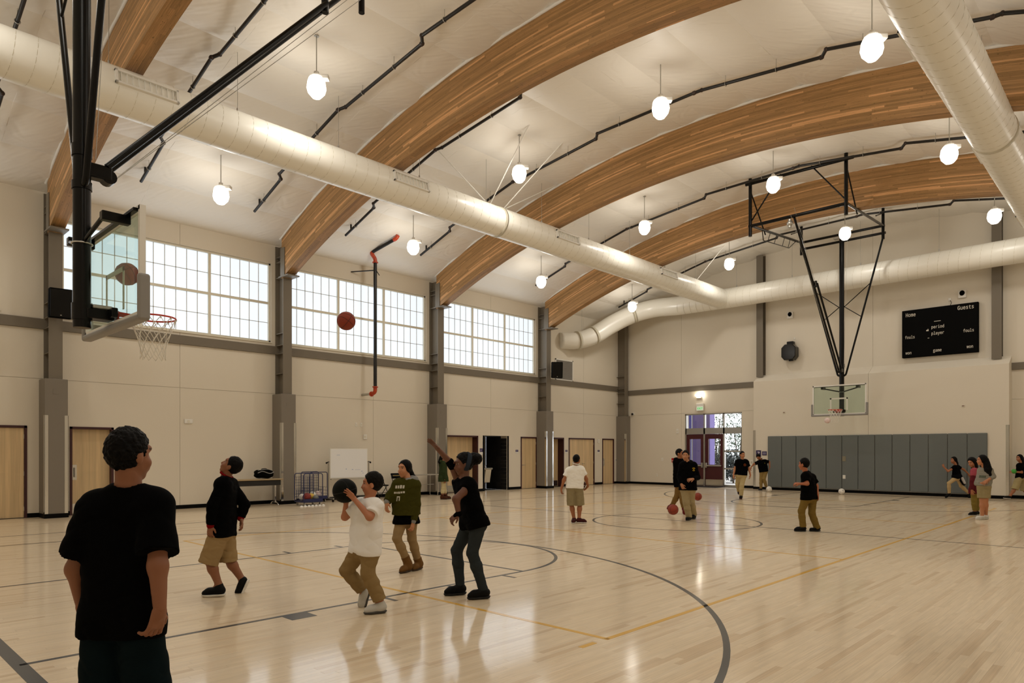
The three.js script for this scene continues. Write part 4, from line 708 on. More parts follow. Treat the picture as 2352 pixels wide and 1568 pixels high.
// ---------------------------------------------------------------- furniture along the window wall
{ // rolling whiteboard
  const t = thing('rolling_whiteboard', 'white rolling whiteboard with faint blue writing by the wall', 'whiteboard', [-18.85, 0, -12.16], Math.PI / 2), w = 0.69;
  const marks = cv(512, 340, (c, W, H) => { c.fillStyle = '#e9e9ea'; c.fillRect(0, 0, W, H); c.strokeStyle = '#8f9dc4'; c.lineWidth = 2; seedLine(c, W, H); });
  mesh('board', [rbox(2 * w, 0.93, 0.03, 0.008, 0, 1.19, 0)], M.white, t);
  mesh('writing_face', new THREE.PlaneGeometry(2 * w - 0.05, 0.88).translate(0, 1.19, 0.0165), std(0xffffff, 0.3, 0, { map: marks }), t);
  for (const s of [-1, 1]) {
    mesh('upright', [span(s * (w + 0.05) - 0.015, s * (w + 0.05) + 0.015, 0.1, 1.24, -0.02, 0.02)], M.alu, t); mesh('pivot_knob', [rod(V(s * (w + 0.03), 1.24, 0), V(s * (w + 0.12), 1.22, 0), 0.018, 8), ball(0.03, s * (w + 0.12), 1.21, 0, 10)], M.black, t);
    mesh('foot_bar', [rbox(0.05, 0.04, 0.6, 0.01, s * (w + 0.05), 0.1, 0)], M.alu, t);
    for (const z of [-0.26, 0.26]) mesh('caster', [at(new THREE.CylinderGeometry(0.04, 0.04, 0.03, 14), s * (w + 0.05), 0.041, z, 0, 0, Math.PI / 2)], M.black, t);
  }
  mesh('cross_bar', [rbox(2 * w + 0.1, 0.03, 0.03, 0.006, 0, 0.13, 0)], M.dark, t); mesh('pen_tray', [rbox(2 * w, 0.02, 0.07, 0.006, 0, 0.7, 0.05)], M.alu, t);
}
function seedLine(c, W, H) { for (const [x, y, l] of [[0.57, 0.73, 0.04], [0.66, 0.74, 0.16], [0.84, 0.8, 0.03], [0.88, 0.87, 0.015], [0.4, 0.7, 0.03], [0.15, 0.2, 0.1]]) { c.beginPath(); c.moveTo(x * W, y * H); for (let i = 1; i < 16; i++) c.lineTo((x + l * i / 16) * W, (y + 0.012 * Math.sin(i * 2.1 + x * 30)) * H); c.stroke(); } }
{ // school table with bag
  const t = thing('school_table', 'dark-edged wooden table standing before the grey pier', 'table', [-18.75, 0, -9.0], Math.PI / 2), w = 0.72;
  mesh('table_top', [rbox(2 * w, 0.035, 0.55, 0.01, 0, 0.765, 0)], std('#a58f6c', 0.5), t); mesh('apron', [rbox(1.32, 0.15, 0.46, 0.015, 0, 0.67, 0)], std('#15120f', 0.5), t);
  for (const s of [-1, 1]) { mesh('leg', [span(s * 0.58 - 0.02, s * 0.58 + 0.02, 0.08, 0.62, -0.06, -0.02), span(s * 0.58 - 0.02, s * 0.58 + 0.02, 0.08, 0.62, 0.02, 0.06)], M.chrome, t); mesh('foot', [sweep(bend([V(s * 0.58, 0.012, -0.25), V(s * 0.58, 0.1, -0.16), V(s * 0.58, 0.1, 0.16), V(s * 0.58, 0.012, 0.25)], 0.06, 4), 0.016, 8)], M.chrome, t); }
  const b = thing('sports_bag', 'black and grey striped bag lying on the school table', 'bag', [-18.75, 0.797, -9.25], Math.PI / 2);
  const g = new THREE.SphereGeometry(1, 24, 14), p = g.attributes.position; for (let i = 0; i < p.count; i++) { const x = p.getX(i), y = p.getY(i), z = p.getZ(i); p.setXYZ(i, Math.sign(x) * Math.pow(Math.abs(x), 0.6) * 0.26 * (1 + 0.05 * Math.sin(y * 9 + z * 5)), 0.125 + Math.sign(y) * Math.pow(Math.abs(y), 0.6) * 0.125 * (1 + 0.08 * Math.sin(x * 8)), Math.sign(z) * Math.pow(Math.abs(z), 0.6) * 0.17); } g.computeVertexNormals();
  mesh('bag_body', g, M.blackMatte, b);
  mesh('stripe', [tube([V(-0.24, 0.16, 0.14), V(-0.1, 0.2, 0.15), V(0.1, 0.14, 0.172), V(0.24, 0.18, 0.15)], 0.012, 20, 6), tube([V(-0.22, 0.225, 0.1), V(0, 0.255, 0.08), V(0.22, 0.22, 0.1)], 0.01, 20, 6)], std('#8d8b87', 0.7), b);
  mesh('handle', [tube([V(-0.1, 0.23, 0.02), V(-0.06, 0.27, 0.04), V(0.06, 0.27, 0.04), V(0.1, 0.23, 0.02)], 0.012, 16, 6)], M.blackMatte, b);
}
// sports balls
const seamBlack = std('#120c0a', 0.6);
function sportsBall(name, label, kind, [x, y, z], r, rot = [0, 0, 0], group) {
  const t = thing(name, label, 'ball', [x, y, z], 0, group); t.rotation.set(...rot);
  const mats = { basket: std('#8a2f16', 0.65, 0, { bumpMap: tile(paintBump, 3, 3), bumpScale: 0.0012 }), dark: inky('#0a0d0a', 0.7, 0.25), soccer: std('#e8e4dc', 0.45), green: std('#3f9a35', 0.5), pink: std('#e7d3cf', 0.5), yellow: std('#c9a33a', 0.5), grey: std('#70706c', 0.5), red: std('#7c1f18', 0.6) };
  mesh('ball_skin', new THREE.SphereGeometry(r, 32, 20), mats[kind], t);
  if (['basket', 'dark', 'red'].includes(kind)) {
    const q = r * 1.0005, c = (f) => [...Array(41)].map((_, i) => f(i / 40 * Math.PI * 2)), L = [c((a) => V(Math.cos(a) * q, Math.sin(a) * q, 0)), c((a) => V(Math.cos(a) * q, 0, Math.sin(a) * q))];
    for (const s of [-1, 1]) L.push(c((a) => V(Math.cos(a), 0.9 * Math.sin(a) , s * (0.62 + 0.25 * Math.cos(2 * a))).normalize().multiplyScalar(q)));
    mesh('ball_seam', L.map((p) => sweep(p, r * 0.018, 5, false)), seamBlack, t);
  } else if (kind === 'soccer' || kind === 'pink') {
    const ico = new THREE.IcosahedronGeometry(r, 0), P = ico.attributes.position, done = [], m = kind === 'soccer' ? seamBlack : std('#c76a72', 0.5);
    for (let i = 0; i < P.count; i++) { const v = V(P.getX(i), P.getY(i), P.getZ(i)); if (done.some((d) => d.distanceTo(v) < 0.01)) continue; done.push(v); const pts = [], n = v.clone().normalize(), a = Math.abs(n.y) > 0.9 ? V(1, 0, 0) : V(0, 1, 0), e1 = a.clone().cross(n).normalize(), e2 = n.clone().cross(e1); for (let k = 0; k < 5; k++) { const an = k * 1.2566; pts.push(n.clone().addScaledVector(e1, 0.34 * Math.cos(an)).addScaledVector(e2, 0.34 * Math.sin(an)).normalize().multiplyScalar(r * 1.004)); }
      const pos = [], c = n.clone().multiplyScalar(r * 1.012); for (let k = 0; k < 5; k++) pos.push(...c.toArray(), ...pts[k].toArray(), ...pts[(k + 1) % 5].toArray()); const g = new THREE.BufferGeometry(); g.setAttribute('position', new THREE.Float32BufferAttribute(pos, 3)); g.computeVertexNormals(); mesh('patch', [g], m, t); }
  }
  return t;
}
// wire ball carts
function cart(label, x, z, turn, w) {
  const t = thing('ball_cart', label, 'cart', [x, 0, z], turn), blue = std('#1b2352', 0.4), h = 0.93;
  const arch = (zz) => sweep(bend([V(-w / 2, 0.12, zz), V(-w / 2, h, zz), V(w / 2, h, zz), V(w / 2, 0.12, zz)], 0.07, 5), 0.013, 8);
  mesh('end_frame', [arch(-0.26)], blue, t); mesh('end_frame', [arch(0.26)], blue, t);
  const wire = []; for (const s of [-0.26]) { for (let i = 1; i < 9; i++) wire.push(rod(V(-w / 2 + w * i / 9, 0.14, s), V(-w / 2 + w * i / 9, h - 0.11, s), 0.0045, 4)); for (let k = 0; k < 9; k++) wire.push(rod(V(-w / 2, 0.16 + k * 0.083, s), V(w / 2, 0.16 + k * 0.083, s), 0.0045, 4)); }
  for (const s of [-w / 2, w / 2]) { for (let k = 0; k < 4; k++) wire.push(rod(V(s, 0.16 + k * 0.1, -0.26), V(s, 0.16 + k * 0.1, 0.26), 0.0045, 4)); for (let k = 1; k < 5; k++) wire.push(rod(V(s, 0.14, -0.26 + k * 0.104), V(s, 0.46, -0.26 + k * 0.104), 0.0045, 4)); }
  mesh('wire_mesh', wire, blue, t);
  mesh('tray', [rspan(-w / 2, w / 2, 0.1, 0.125, -0.26, 0.26, 0.008), span(-w / 2, w / 2, 0.125, 0.2, 0.255, 0.262)], blue, t);
  for (const a of [-1, 1]) for (const b of [-1, 1]) mesh('caster', [at(new THREE.CylinderGeometry(0.045, 0.045, 0.025, 14), a * (w / 2 - 0.05), 0.046, b * 0.2, 0, 0, Math.PI / 2), rod(V(a * (w / 2 - 0.05), 0.05, b * 0.2), V(a * (w / 2 - 0.05), 0.11, b * 0.2), 0.012, 6)], M.alu, t);
}
cart('blue wire ball cart standing nearer to the grey pier', -18.05, -10.28, Math.PI / 2, 0.6); cart('blue wire ball cart standing beside the whiteboard', -19.12, -11.08, Math.PI / 2, 0.6);
for (const [l, k, p, r] of [['red ball lying in front in the blue wire cart', 'red', [-17.92, 0.252, -10.15], 0.12], ['yellow ball in the middle of the blue wire cart', 'yellow', [-18.12, 0.237, -10.4], 0.105], ['dark ball beside the yellow one in the cart', 'grey', [-17.9, 0.217, -10.42], 0.085], ['white ball with black patches in the nearer cart', 'soccer', [-18.17, 0.237, -10.15], 0.105], ['white patched ball at the front of the second cart', 'soccer', [-18.98, 0.237, -10.95], 0.105], ['pale patched ball at the back of the second cart', 'pink', [-19.12, 0.237, -11.2], 0.105]]) sportsBall('cart_ball', l, k, p, r, [0.4, p[2], 0.3], 'balls in the carts');
// white cones in a line by the cart
for (let i = 0; i < 7; i++) { const c = tag(mesh('floor_marker', [lathe([[0.001, 0.035], [0.02, 0.035], [0.05, 0.004], [0.05, 0.0012], [0.001, 0.0012]], 14)], M.white), `small white disc marker on the floor, number ${['one', 'two', 'three', 'four', 'five', 'six', 'seven'][i]} from the pier`, 'marker', 'disc markers before the ball cart'); c.position.set(-17.68, 0, -9.85 - i * 0.115); }
// folding chairs
function chair(label, x, z, turn, words) {
  const t = thing('folding_chair', label, 'chair', [x, 0, z], turn), W = 0.22;
  for (const s of [-1, 1]) { mesh('leg', [rod(V(s * W, 0.01, 0.24), V(s * (W - 0.02), 0.8, -0.2), 0.012, 8)], M.black, t); mesh('leg', [rod(V(s * (W - 0.03), 0.01, -0.22), V(s * (W - 0.03), 0.45, 0.16), 0.012, 8)], M.black, t); }
  mesh('seat', [rbox(0.4, 0.035, 0.4, 0.015, 0, 0.44, 0.02)], M.blackMatte, t);
  mesh('backrest', [rbox(0.42, 0.19, 0.02, 0.009, 0, 0.73, -0.165, -0.3)], M.blackMatte, t);
  mesh('stretcher', [rod(V(-W, 0.2, 0.135), V(W, 0.2, 0.135), 0.008, 6), rod(V(-W + 0.03, 0.15, -0.1), V(W - 0.03, 0.15, -0.1), 0.008, 6)], M.black, t);
  if (words) { const m = cv(512, 96, (c, w, h) => { c.fillStyle = '#060606'; c.fillRect(0, 0, w, h); c.fillStyle = '#c9a526'; c.font = 'bold 54px sans-serif'; c.textAlign = 'center'; c.fillText('EAST PALO ALTO', w / 2, 66, w * 0.96); }); const f = mesh('lettering', new THREE.PlaneGeometry(0.34, 0.064), std(0xffffff, 0.6, 0, { map: m }), t); f.position.set(0, 0.742, -0.151); f.rotation.x = -0.3; }
}
chair('black folding chair with yellow lettering beside the whiteboard', -18.95, -13.42, Math.PI / 2 + 0.1, true); chair('black folding chair half hidden behind the girl in olive hoodie', -18.95, -14.2, Math.PI / 2 - 0.1, true);
{
  const t = thing('folding_table', 'pale folding table between the girl in olive and the pier', 'table', [-18.85, 0, -15.16], Math.PI / 2);
  mesh('table_top', [rbox(1.25, 0.03, 0.55, 0.012, 0, 0.75, 0)], std('#9c968a', 0.5), t);
  for (const s of [-1, 1]) mesh('leg', [sweep(bend([V(s * 0.5, 0.74, -0.2), V(s * 0.5, 0.012, -0.22), V(s * 0.5, 0.012, 0.22), V(s * 0.5, 0.74, 0.2)], 0.06, 4), 0.014, 8)], M.alu, t);
  mesh('cross_bar', [rod(V(-0.5, 0.4, 0), V(0.5, 0.4, 0), 0.011, 6)], M.alu, t);
}
// loose balls
sportsBall('basketball', 'basketball seen through the glass of the near backboard', 'basket', [-8.13, 3.49, -2.46], 0.119, [0.5, 0.2, 0.4]);
sportsBall('basketball', 'basketball in mid air in front of the windows', 'basket', [-7.74, 3.275, -4.95], 0.119, [0.9, 0.4, 0.2]);
sportsBall('basketball', 'basketball bouncing low in front of the two boys', 'basket', [-7.985, 0.265, -13.57], 0.119, [0.3, 0.9, 0.2]);
sportsBall('basketball', 'basketball low over the floor right of the boy in black jacket', 'basket', [-10.2, 0.205, -18.77], 0.119, [1.3, 0.2, 0.6]);
sportsBall('volleyball', 'white and pink ball in the air beside the far net', 'pink', [-8.62, 2.66, -25.1], 0.1, [0.3, 0.4, 0.2]);
sportsBall('soccer_ball', 'white soccer ball on the floor before the grey pads', 'soccer', [-8.55, 0.109, -26.35], 0.108, [0.5, 0.2, 0.9]);
sportsBall('soccer_ball', 'white soccer ball at the foot of the boy by the signs', 'soccer', [-11.1, 0.109, -26.0], 0.108, [0.1, 0.7, 0.3]);
// ---------------------------------------------------------------- people: joints in metres (right, up, towards the camera) round each one's place on the floor
const POSES = {
  p1: { base: [-3.509, -1.071], j: { hd: [0.004, 1.545, 0], nk: [-0.004, 1.421, 0], sA: [-0.16, 1.324, 0], sB: [0.128, 1.338, 0], eA: [-0.252, 1.01, -0.0], wA: [-0.253, 0.836, -0.05], gA: [-0.229, 0.74, -0.05], eB: [0.186, 1.039, 0.1], wB: [0.216, 0.857, 0.14], gB: [0.196, 0.758, 0.14], hA: [-0.111, 0.784, 0], hB: [0.044, 0.784, 0], kA: [-0.123, 0.421, 0], kB: [0.087, 0.421, 0], aA: [-0.123, 0.08, 0], aB: [0.091, 0.08, 0], tA: [-0.134, 0.02, -0.06], tB: [0.121, 0.021, -0.05] } },
  p2: { base: [-7.492, -3.197], j: { hd: [0.123, 1.405, 0], nk: [0.06, 1.288, 0], sA: [0.077, 1.228, 0.13], sB: [0.066, 1.211, -0.12], eA: [0.005, 0.991, 0.2], wA: [-0.019, 0.777, 0.2], gA: [-0.03, 0.681, 0.2], eB: [0.21, 0.969, -0.15], wB: [0.177, 0.826, -0.12], gB: [0.207, 0.756, -0.1], hA: [0.019, 0.676, 0.07], hB: [0.031, 0.66, -0.07], kA: [-0.074, 0.393, 0.1], kB: [0.035, 0.395, -0.1], aA: [0.032, 0.112, 0.1], aB: [0.196, 0.13, -0.12], tA: [-0.105, 0.022, 0.12], tB: [0.152, 0.017, -0.1] } },
  p3: { base: [-5.683, -3.849], j: { hd: [0.069, 1.248, 0], nk: [0.039, 1.103, 0], sA: [-0.083, 1.041, -0.13], sB: [0.123, 1.054, 0.1], eA: [-0.228, 0.912, -0.12], wA: [-0.208, 1.05, -0.08], gA: [-0.206, 1.139, -0.08], eB: [0.086, 0.943, 0.2], wB: [-0.064, 1.101, 0.15], gB: [-0.133, 1.171, 0.12], hA: [-0.074, 0.581, -0.09], hB: [0.064, 0.604, 0.07], kA: [-0.211, 0.377, -0.12], kB: [0.046, 0.391, 0.1], aA: [-0.058, 0.15, -0.2], aB: [0.168, 0.101, 0.08], tA: [-0.084, 0.054, -0.18], tB: [0.064, 0.028, 0.12] } },
  p4: { base: [-7.16, -5.508], j: { hd: [-0.041, 1.339, 0], nk: [-0.005, 1.201, 0], sA: [-0.122, 1.138, 0.02], sB: [0.079, 1.141, -0.04], eA: [-0.214, 0.985, 0.08], wA: [-0.247, 0.919, 0.14], gA: [-0.254, 0.84, 0.16], eB: [0.103, 0.876, 0], wB: [0.079, 0.659, 0.06], gB: [0.075, 0.585, 0.08], hA: [-0.073, 0.682, 0.02], hB: [0.032, 0.676, -0.04], kA: [-0.124, 0.445, 0.12], kB: [0.046, 0.416, -0.06], aA: [0.008, 0.111, 0.02], aB: [0.125, 0.054, -0.16], tA: [-0.059, 0.008, 0.14], tB: [0.092, -0.009, -0.08] } },
  p5: { base: [-5.406, -5.041], j: { hd: [-0.105, 1.425, 0], nk: [-0.1, 1.278, 0], sA: [-0.154, 1.233, -0.1], sB: [-0.029, 1.225, 0.1], eA: [-0.238, 1.43, -0.02], wA: [-0.369, 1.583, 0.05], gA: [-0.425, 1.652, 0.07], eB: [-0.169, 1.064, 0.2], wB: [-0.142, 0.91, 0.2], gB: [-0.171, 0.888, 0.2], hA: [-0.04, 0.778, -0.08], hB: [0.062, 0.795, 0.08], kA: [-0.186, 0.479, -0.1], kB: [-0.004, 0.485, 0.1], aA: [-0.146, 0.088, -0.1], aB: [0.121, 0.07, 0.1], tA: [-0.275, 0.031, -0.06], tB: [-0.015, 0.003, 0.14] } },
  p6: { base: [-17.113, -14.627], j: { hd: [0.0, 1.374, 0], nk: [-0.015, 1.236, 0], sA: [-0.081, 1.175, -0.15], sB: [0.034, 1.172, 0.12], eA: [-0.062, 0.873, -0.18], wA: [-0.015, 0.647, -0.15], gA: [0.014, 0.566, -0.15], eB: [0.027, 0.885, 0.2], wB: [0.052, 0.661, 0.2], gB: [0.063, 0.596, 0.2], hA: [-0.029, 0.657, -0.07], hB: [0.014, 0.663, 0.07], kA: [0.014, 0.364, -0.08], kB: [-0.006, 0.373, 0.08], aA: [0.072, 0.072, -0.08], aB: [-0.036, 0.075, 0.08], tA: [0.136, 0.004, -0.1], tB: [0.071, 0.015, 0.06] } },
  p7: { base: [-9.332, -11.763], j: { hd: [0.021, 1.382, 0], nk: [0.006, 1.283, 0], sA: [-0.156, 1.162, 0], sB: [0.133, 1.191, 0], eA: [-0.258, 0.938, 0.02], wA: [-0.312, 0.752, 0], gA: [-0.324, 0.658, -0.02], eB: [0.239, 0.958, -0.05], wB: [0.281, 0.798, -0.12], gB: [0.216, 0.724, -0.18], hA: [-0.098, 0.775, 0], hB: [0.058, 0.775, 0], kA: [-0.09, 0.414, -0.03], kB: [0.094, 0.415, -0.02], aA: [-0.033, 0.085, -0.02], aB: [0.07, 0.092, 0.05], tA: [-0.061, 0.02, 0.1], tB: [0.217, -0.007, 0.02] } },
  p8: { base: [-7.884, -14.063], j: { hd: [-0.06, 1.467, 0], nk: [-0.024, 1.322, 0], sA: [-0.133, 1.262, 0], sB: [0.132, 1.255, -0.02], eA: [-0.188, 0.995, -0.02], wA: [-0.182, 0.82, 0.1], gA: [-0.163, 0.761, 0.12], eB: [0.211, 0.972, -0.0], wB: [0.062, 0.938, 0.2], gB: [-0.026, 0.936, 0.24], hA: [-0.084, 0.707, 0], hB: [0.066, 0.707, 0], kA: [-0.056, 0.395, 0.03], kB: [0.083, 0.402, -0.04], aA: [0.019, 0.039, 0.02], aB: [0.213, 0.075, -0.3], tA: [-0.071, -0.016, 0.16], tB: [0.134, -0.015, -0.12] } },
  p9: { base: [-8.76, -15.286], j: { hd: [-0.04, 1.486, 0], nk: [-0.046, 1.338, 0], sA: [-0.126, 1.285, 0], sB: [0.065, 1.284, -0.05], eA: [-0.144, 0.969, 0.02], wA: [-0.156, 0.703, 0], gA: [-0.152, 0.611, 0], eB: [0.118, 0.964, -0.1], wB: [0.132, 0.741, -0.05], gB: [0.132, 0.688, -0.05], hA: [-0.059, 0.677, 0], hB: [0.032, 0.674, -0.05], kA: [-0.088, 0.406, -0.1], kB: [0.019, 0.361, 0.02], aA: [-0.077, 0.167, -0.6], aB: [0.054, 0.13, 0.02], tA: [-0.171, 0.109, -0.55], tB: [0.044, 0.055, 0.14] } },
  p10: { base: [-10.169, -21.621], j: { hd: [0.035, 1.451, 0], nk: [0.036, 1.302, 0], sA: [-0.116, 1.238, 0], sB: [0.174, 1.238, 0], eA: [-0.202, 1.005, -0.02], wA: [-0.275, 0.801, 0.06], gA: [-0.29, 0.699, 0.08], eB: [0.258, 0.992, -0.02], wB: [0.282, 0.789, 0.06], gB: [0.275, 0.687, 0.08], hA: [-0.084, 0.774, 0], hB: [0.071, 0.774, 0], kA: [-0.089, 0.485, -0.1], kB: [-0.008, 0.442, 0.08], aA: [0.075, 0.219, -0.45], aB: [-0.023, 0.093, 0.05], tA: [0.029, 0.174, -0.32], tB: [-0.09, 0.007, 0.2] } },
  p11: { base: [-11.52, -26.487], j: { hd: [-0.216, 1.35, 0], nk: [-0.1, 1.234, 0], sA: [-0.227, 1.158, 0.03], sB: [0.088, 1.195, -0.03], eA: [-0.394, 1.065, 0], wA: [-0.502, 0.941, 0], gA: [-0.54, 0.833, 0], eB: [0.235, 1.149, -0.05], wB: [0.239, 0.957, 0], gB: [0.224, 0.88, 0.02], hA: [-0.077, 0.772, 0], hB: [0.069, 0.772, 0], kA: [-0.108, 0.432, 0], kB: [-0.022, 0.466, 0.08], aA: [-0.108, 0.091, -0.02], aB: [0.082, 0.157, 0.05], tA: [-0.252, 0.029, 0.1], tB: [0.056, 0.088, 0.2] } },
  p12: { base: [-5.077, -13.69], j: { hd: [-0.071, 1.315, 0], nk: [-0.049, 1.19, 0], sA: [-0.092, 1.106, 0.1], sB: [0.109, 1.073, -0.05], eA: [-0.083, 0.942, 0.18], wA: [-0.203, 0.936, 0.12], gA: [-0.249, 0.941, 0.1], eB: [0.186, 0.889, -0.02], wB: [0.189, 0.749, 0.02], gB: [0.198, 0.669, 0.04], hA: [-0.049, 0.653, 0.05], hB: [0.116, 0.647, -0.04], kA: [-0.128, 0.401, 0.02], kB: [0.096, 0.348, -0.02], aA: [-0.094, 0.075, 0.02], aB: [0.205, 0.043, -0.02], tA: [-0.229, 0.029, 0], tB: [0.055, -0.015, -0.0] } },
  p13: { base: [-5.133, -26.788], j: { hd: [-0.003, 1.26, 0], nk: [0.059, 1.109, 0], sA: [-0.04, 1.036, 0.1], sB: [0.221, 1.047, -0.12], eA: [-0.274, 0.895, 0.14], wA: [-0.373, 1.011, 0.1], gA: [-0.411, 1.094, 0.08], eB: [0.428, 0.946, -0.14], wB: [0.575, 0.795, -0.12], gB: [0.612, 0.728, -0.1], hA: [0.028, 0.659, 0.06], hB: [0.19, 0.654, -0.06], kA: [-0.223, 0.493, 0.1], kB: [0.317, 0.383, -0.1], aA: [-0.183, 0.148, 0.05], aB: [0.592, 0.146, -0.12], tA: [-0.308, 0.056, 0.05], tB: [0.583, 0.003, -0.12] } },
  p14: { base: [-3.366, -19.855], j: { hd: [-0.067, 1.301, 0], nk: [0.006, 1.161, 0], sA: [-0.1, 1.104, 0.13], sB: [0.143, 1.103, -0.12], eA: [-0.151, 0.851, 0.16], wA: [-0.185, 0.634, 0.18], gA: [-0.18, 0.55, 0.18], eB: [0.188, 0.837, -0.15], wB: [0.117, 0.631, -0.1], gB: [0.091, 0.558, -0.08], hA: [-0.06, 0.628, 0.07], hB: [0.109, 0.62, -0.07], kA: [-0.072, 0.386, 0.08], kB: [0.096, 0.376, -0.06], aA: [-0.031, 0.098, 0.05], aB: [0.109, 0.08, -0.08], tA: [-0.162, 0.007, 0.06], tB: [-0.033, 0.002, -0.06] } },
  p15: { base: [-3.023, -18.854], j: { hd: [-0.04, 1.363, 0], nk: [0.006, 1.231, 0], sA: [0.005, 1.147, -0.1], sB: [0.102, 1.14, 0.06], eA: [-0.087, 0.823, -0.1], wA: [-0.067, 0.843, 0.08], gA: [-0.049, 0.874, 0.12], eB: [0.168, 0.992, 0.08], wB: [-0.05, 0.905, 0.18], gB: [-0.11, 0.872, 0.2], hA: [-0.018, 0.746, -0.04], hB: [0.037, 0.749, 0.03], kA: [-0.026, 0.459, -0.02], kB: [0.025, 0.462, 0.03], aA: [-0.034, 0.058, -0.0], aB: [0.093, 0.075, -0.06], tA: [-0.187, -0.003, 0.03], tB: [-0.036, 0.019, -0.04] } },
  p16: { base: [-3.421, -27.457], j: { hd: [-0.013, 1.337, 0], nk: [0.019, 1.198, 0], sA: [-0.114, 1.118, 0.12], sB: [0.204, 1.113, -0.12], eA: [-0.063, 0.88, 0.16], wA: [-0.28, 0.899, 0.14], gA: [-0.353, 0.904, 0.12], eB: [0.201, 0.885, -0.1], wB: [-0.089, 0.918, -0.05], gB: [-0.198, 0.925, -0.04], hA: [-0.077, 0.701, 0.07], hB: [0.154, 0.696, -0.07], kA: [-0.211, 0.362, 0.08], kB: [0.201, 0.314, -0.1], aA: [-0.379, 0.089, 0.06], aB: [0.366, 0.158, -0.15], tA: [-0.562, 0.102, 0.06], tB: [0.366, 0.018, -0.15] } },
};
// ---------------------------------------------------------------- figures from blended tapered capsules
const sub = (a, b) => [a[0] - b[0], a[1] - b[1], a[2] - b[2]], add = (a, b) => [a[0] + b[0], a[1] + b[1], a[2] + b[2]], mul = (a, k) => [a[0] * k, a[1] * k, a[2] * k], dot = (a, b) => a[0] * b[0] + a[1] * b[1] + a[2] * b[2], len = (a) => Math.hypot(...a), nrm = (a) => mul(a, 1 / (len(a) || 1)), crs = (a, b) => [a[1] * b[2] - a[2] * b[1], a[2] * b[0] - a[0] * b[2], a[0] * b[1] - a[1] * b[0]], mixp = (a, b, t) => add(mul(a, 1 - t), mul(b, t));
const cap = (a, b, ra, rb = ra) => { const d = sub(b, a), dd = dot(d, d) || 1e-9; const f = (x, y, z) => { const px = x - a[0], py = y - a[1], pz = z - a[2]; let t = (px * d[0] + py * d[1] + pz * d[2]) / dd; t = t < 0 ? 0 : t > 1 ? 1 : t; const qx = px - d[0] * t, qy = py - d[1] * t, qz = pz - d[2] * t; return Math.sqrt(qx * qx + qy * qy + qz * qz) - (ra + (rb - ra) * t); }; const R = Math.max(ra, rb); f.lo = a.map((v, i) => Math.min(v, b[i]) - R); f.hi = a.map((v, i) => Math.max(v, b[i]) + R); return f; };
const ell = (c, ax, r) => { const f = (x, y, z) => { const p = [x - c[0], y - c[1], z - c[2]], u = dot(p, ax[0]) / r[0], v = dot(p, ax[1]) / r[1], w = dot(p, ax[2]) / r[2], k0 = Math.sqrt(u * u + v * v + w * w), a = u / r[0], b = v / r[1], e = w / r[2], k1 = Math.sqrt(a * a + b * b + e * e); return k1 < 1e-6 ? -Math.min(...r) : k0 * (k0 - 1) / k1; }; const R = Math.max(...r); f.lo = c.map((v) => v - R); f.hi = c.map((v) => v + R); return f; };
const smin = (a, b, k) => { const h = Math.max(k - Math.abs(a - b), 0) / k; return Math.min(a, b) - h * h * k * 0.25; };
const blend = (list, k) => { const f = (x, y, z) => { let d = 1e3; for (const g of list) { const L = g.lo, Hh = g.hi; const m = Math.max(L[0] - x, x - Hh[0], L[1] - y, y - Hh[1], L[2] - z, z - Hh[2]); if (m > d + k) continue; d = smin(d, m > 0.12 ? m : g(x, y, z), k); } return d; }; f.lo = [0, 1, 2].map((i) => Math.min(...list.map((g) => g.lo[i])) - 0.01); f.hi = [0, 1, 2].map((i) => Math.max(...list.map((g) => g.hi[i])) + 0.01); return f; };
const bound = (f, g) => { f.lo = g.lo; f.hi = g.hi; return f; };
const cutBy = (g, p, n) => bound((x, y, z) => Math.max(g(x, y, z), (x - p[0]) * n[0] + (y - p[1]) * n[1] + (z - p[2]) * n[2]), g);       // keeps the side the normal points away from
const without = (g, h) => bound((x, y, z) => Math.max(g(x, y, z), -h(x, y, z)), g);
const n3 = (x, y, z) => { const k = Math.floor(z), f = z - k, u = f * f * (3 - 2 * f); return vnoise(x, y, k * 7 + 50) * (1 - u) + vnoise(x, y, k * 7 + 57) * u - 0.5; };
const folds = (g, amp, fr, s) => {                            // creases of cloth: ridges of stretched noise
  const k = fr / 26, f = (x, y, z) => { const d = g(x, y, z); if (Math.abs(d) > 0.05) return d; const a = n3((x * 0.8 + y * 0.9) * 13 * k + s * 9, (y * 1.1 - x * 0.5) * 15 * k, z * 9 * k + s), b = n3(x * 8 * k - y * 5 * k, y * 22 * k + z * 4, z * 10 * k + s * 5); return d + amp * (1.1 - 4.4 * Math.abs(a) * (1 - Math.abs(a))) * 0.9 + amp * 1.2 * b; };
  f.lo = g.lo.map((v) => v - 2 * amp); f.hi = g.hi.map((v) => v + 2 * amp); return f;
};
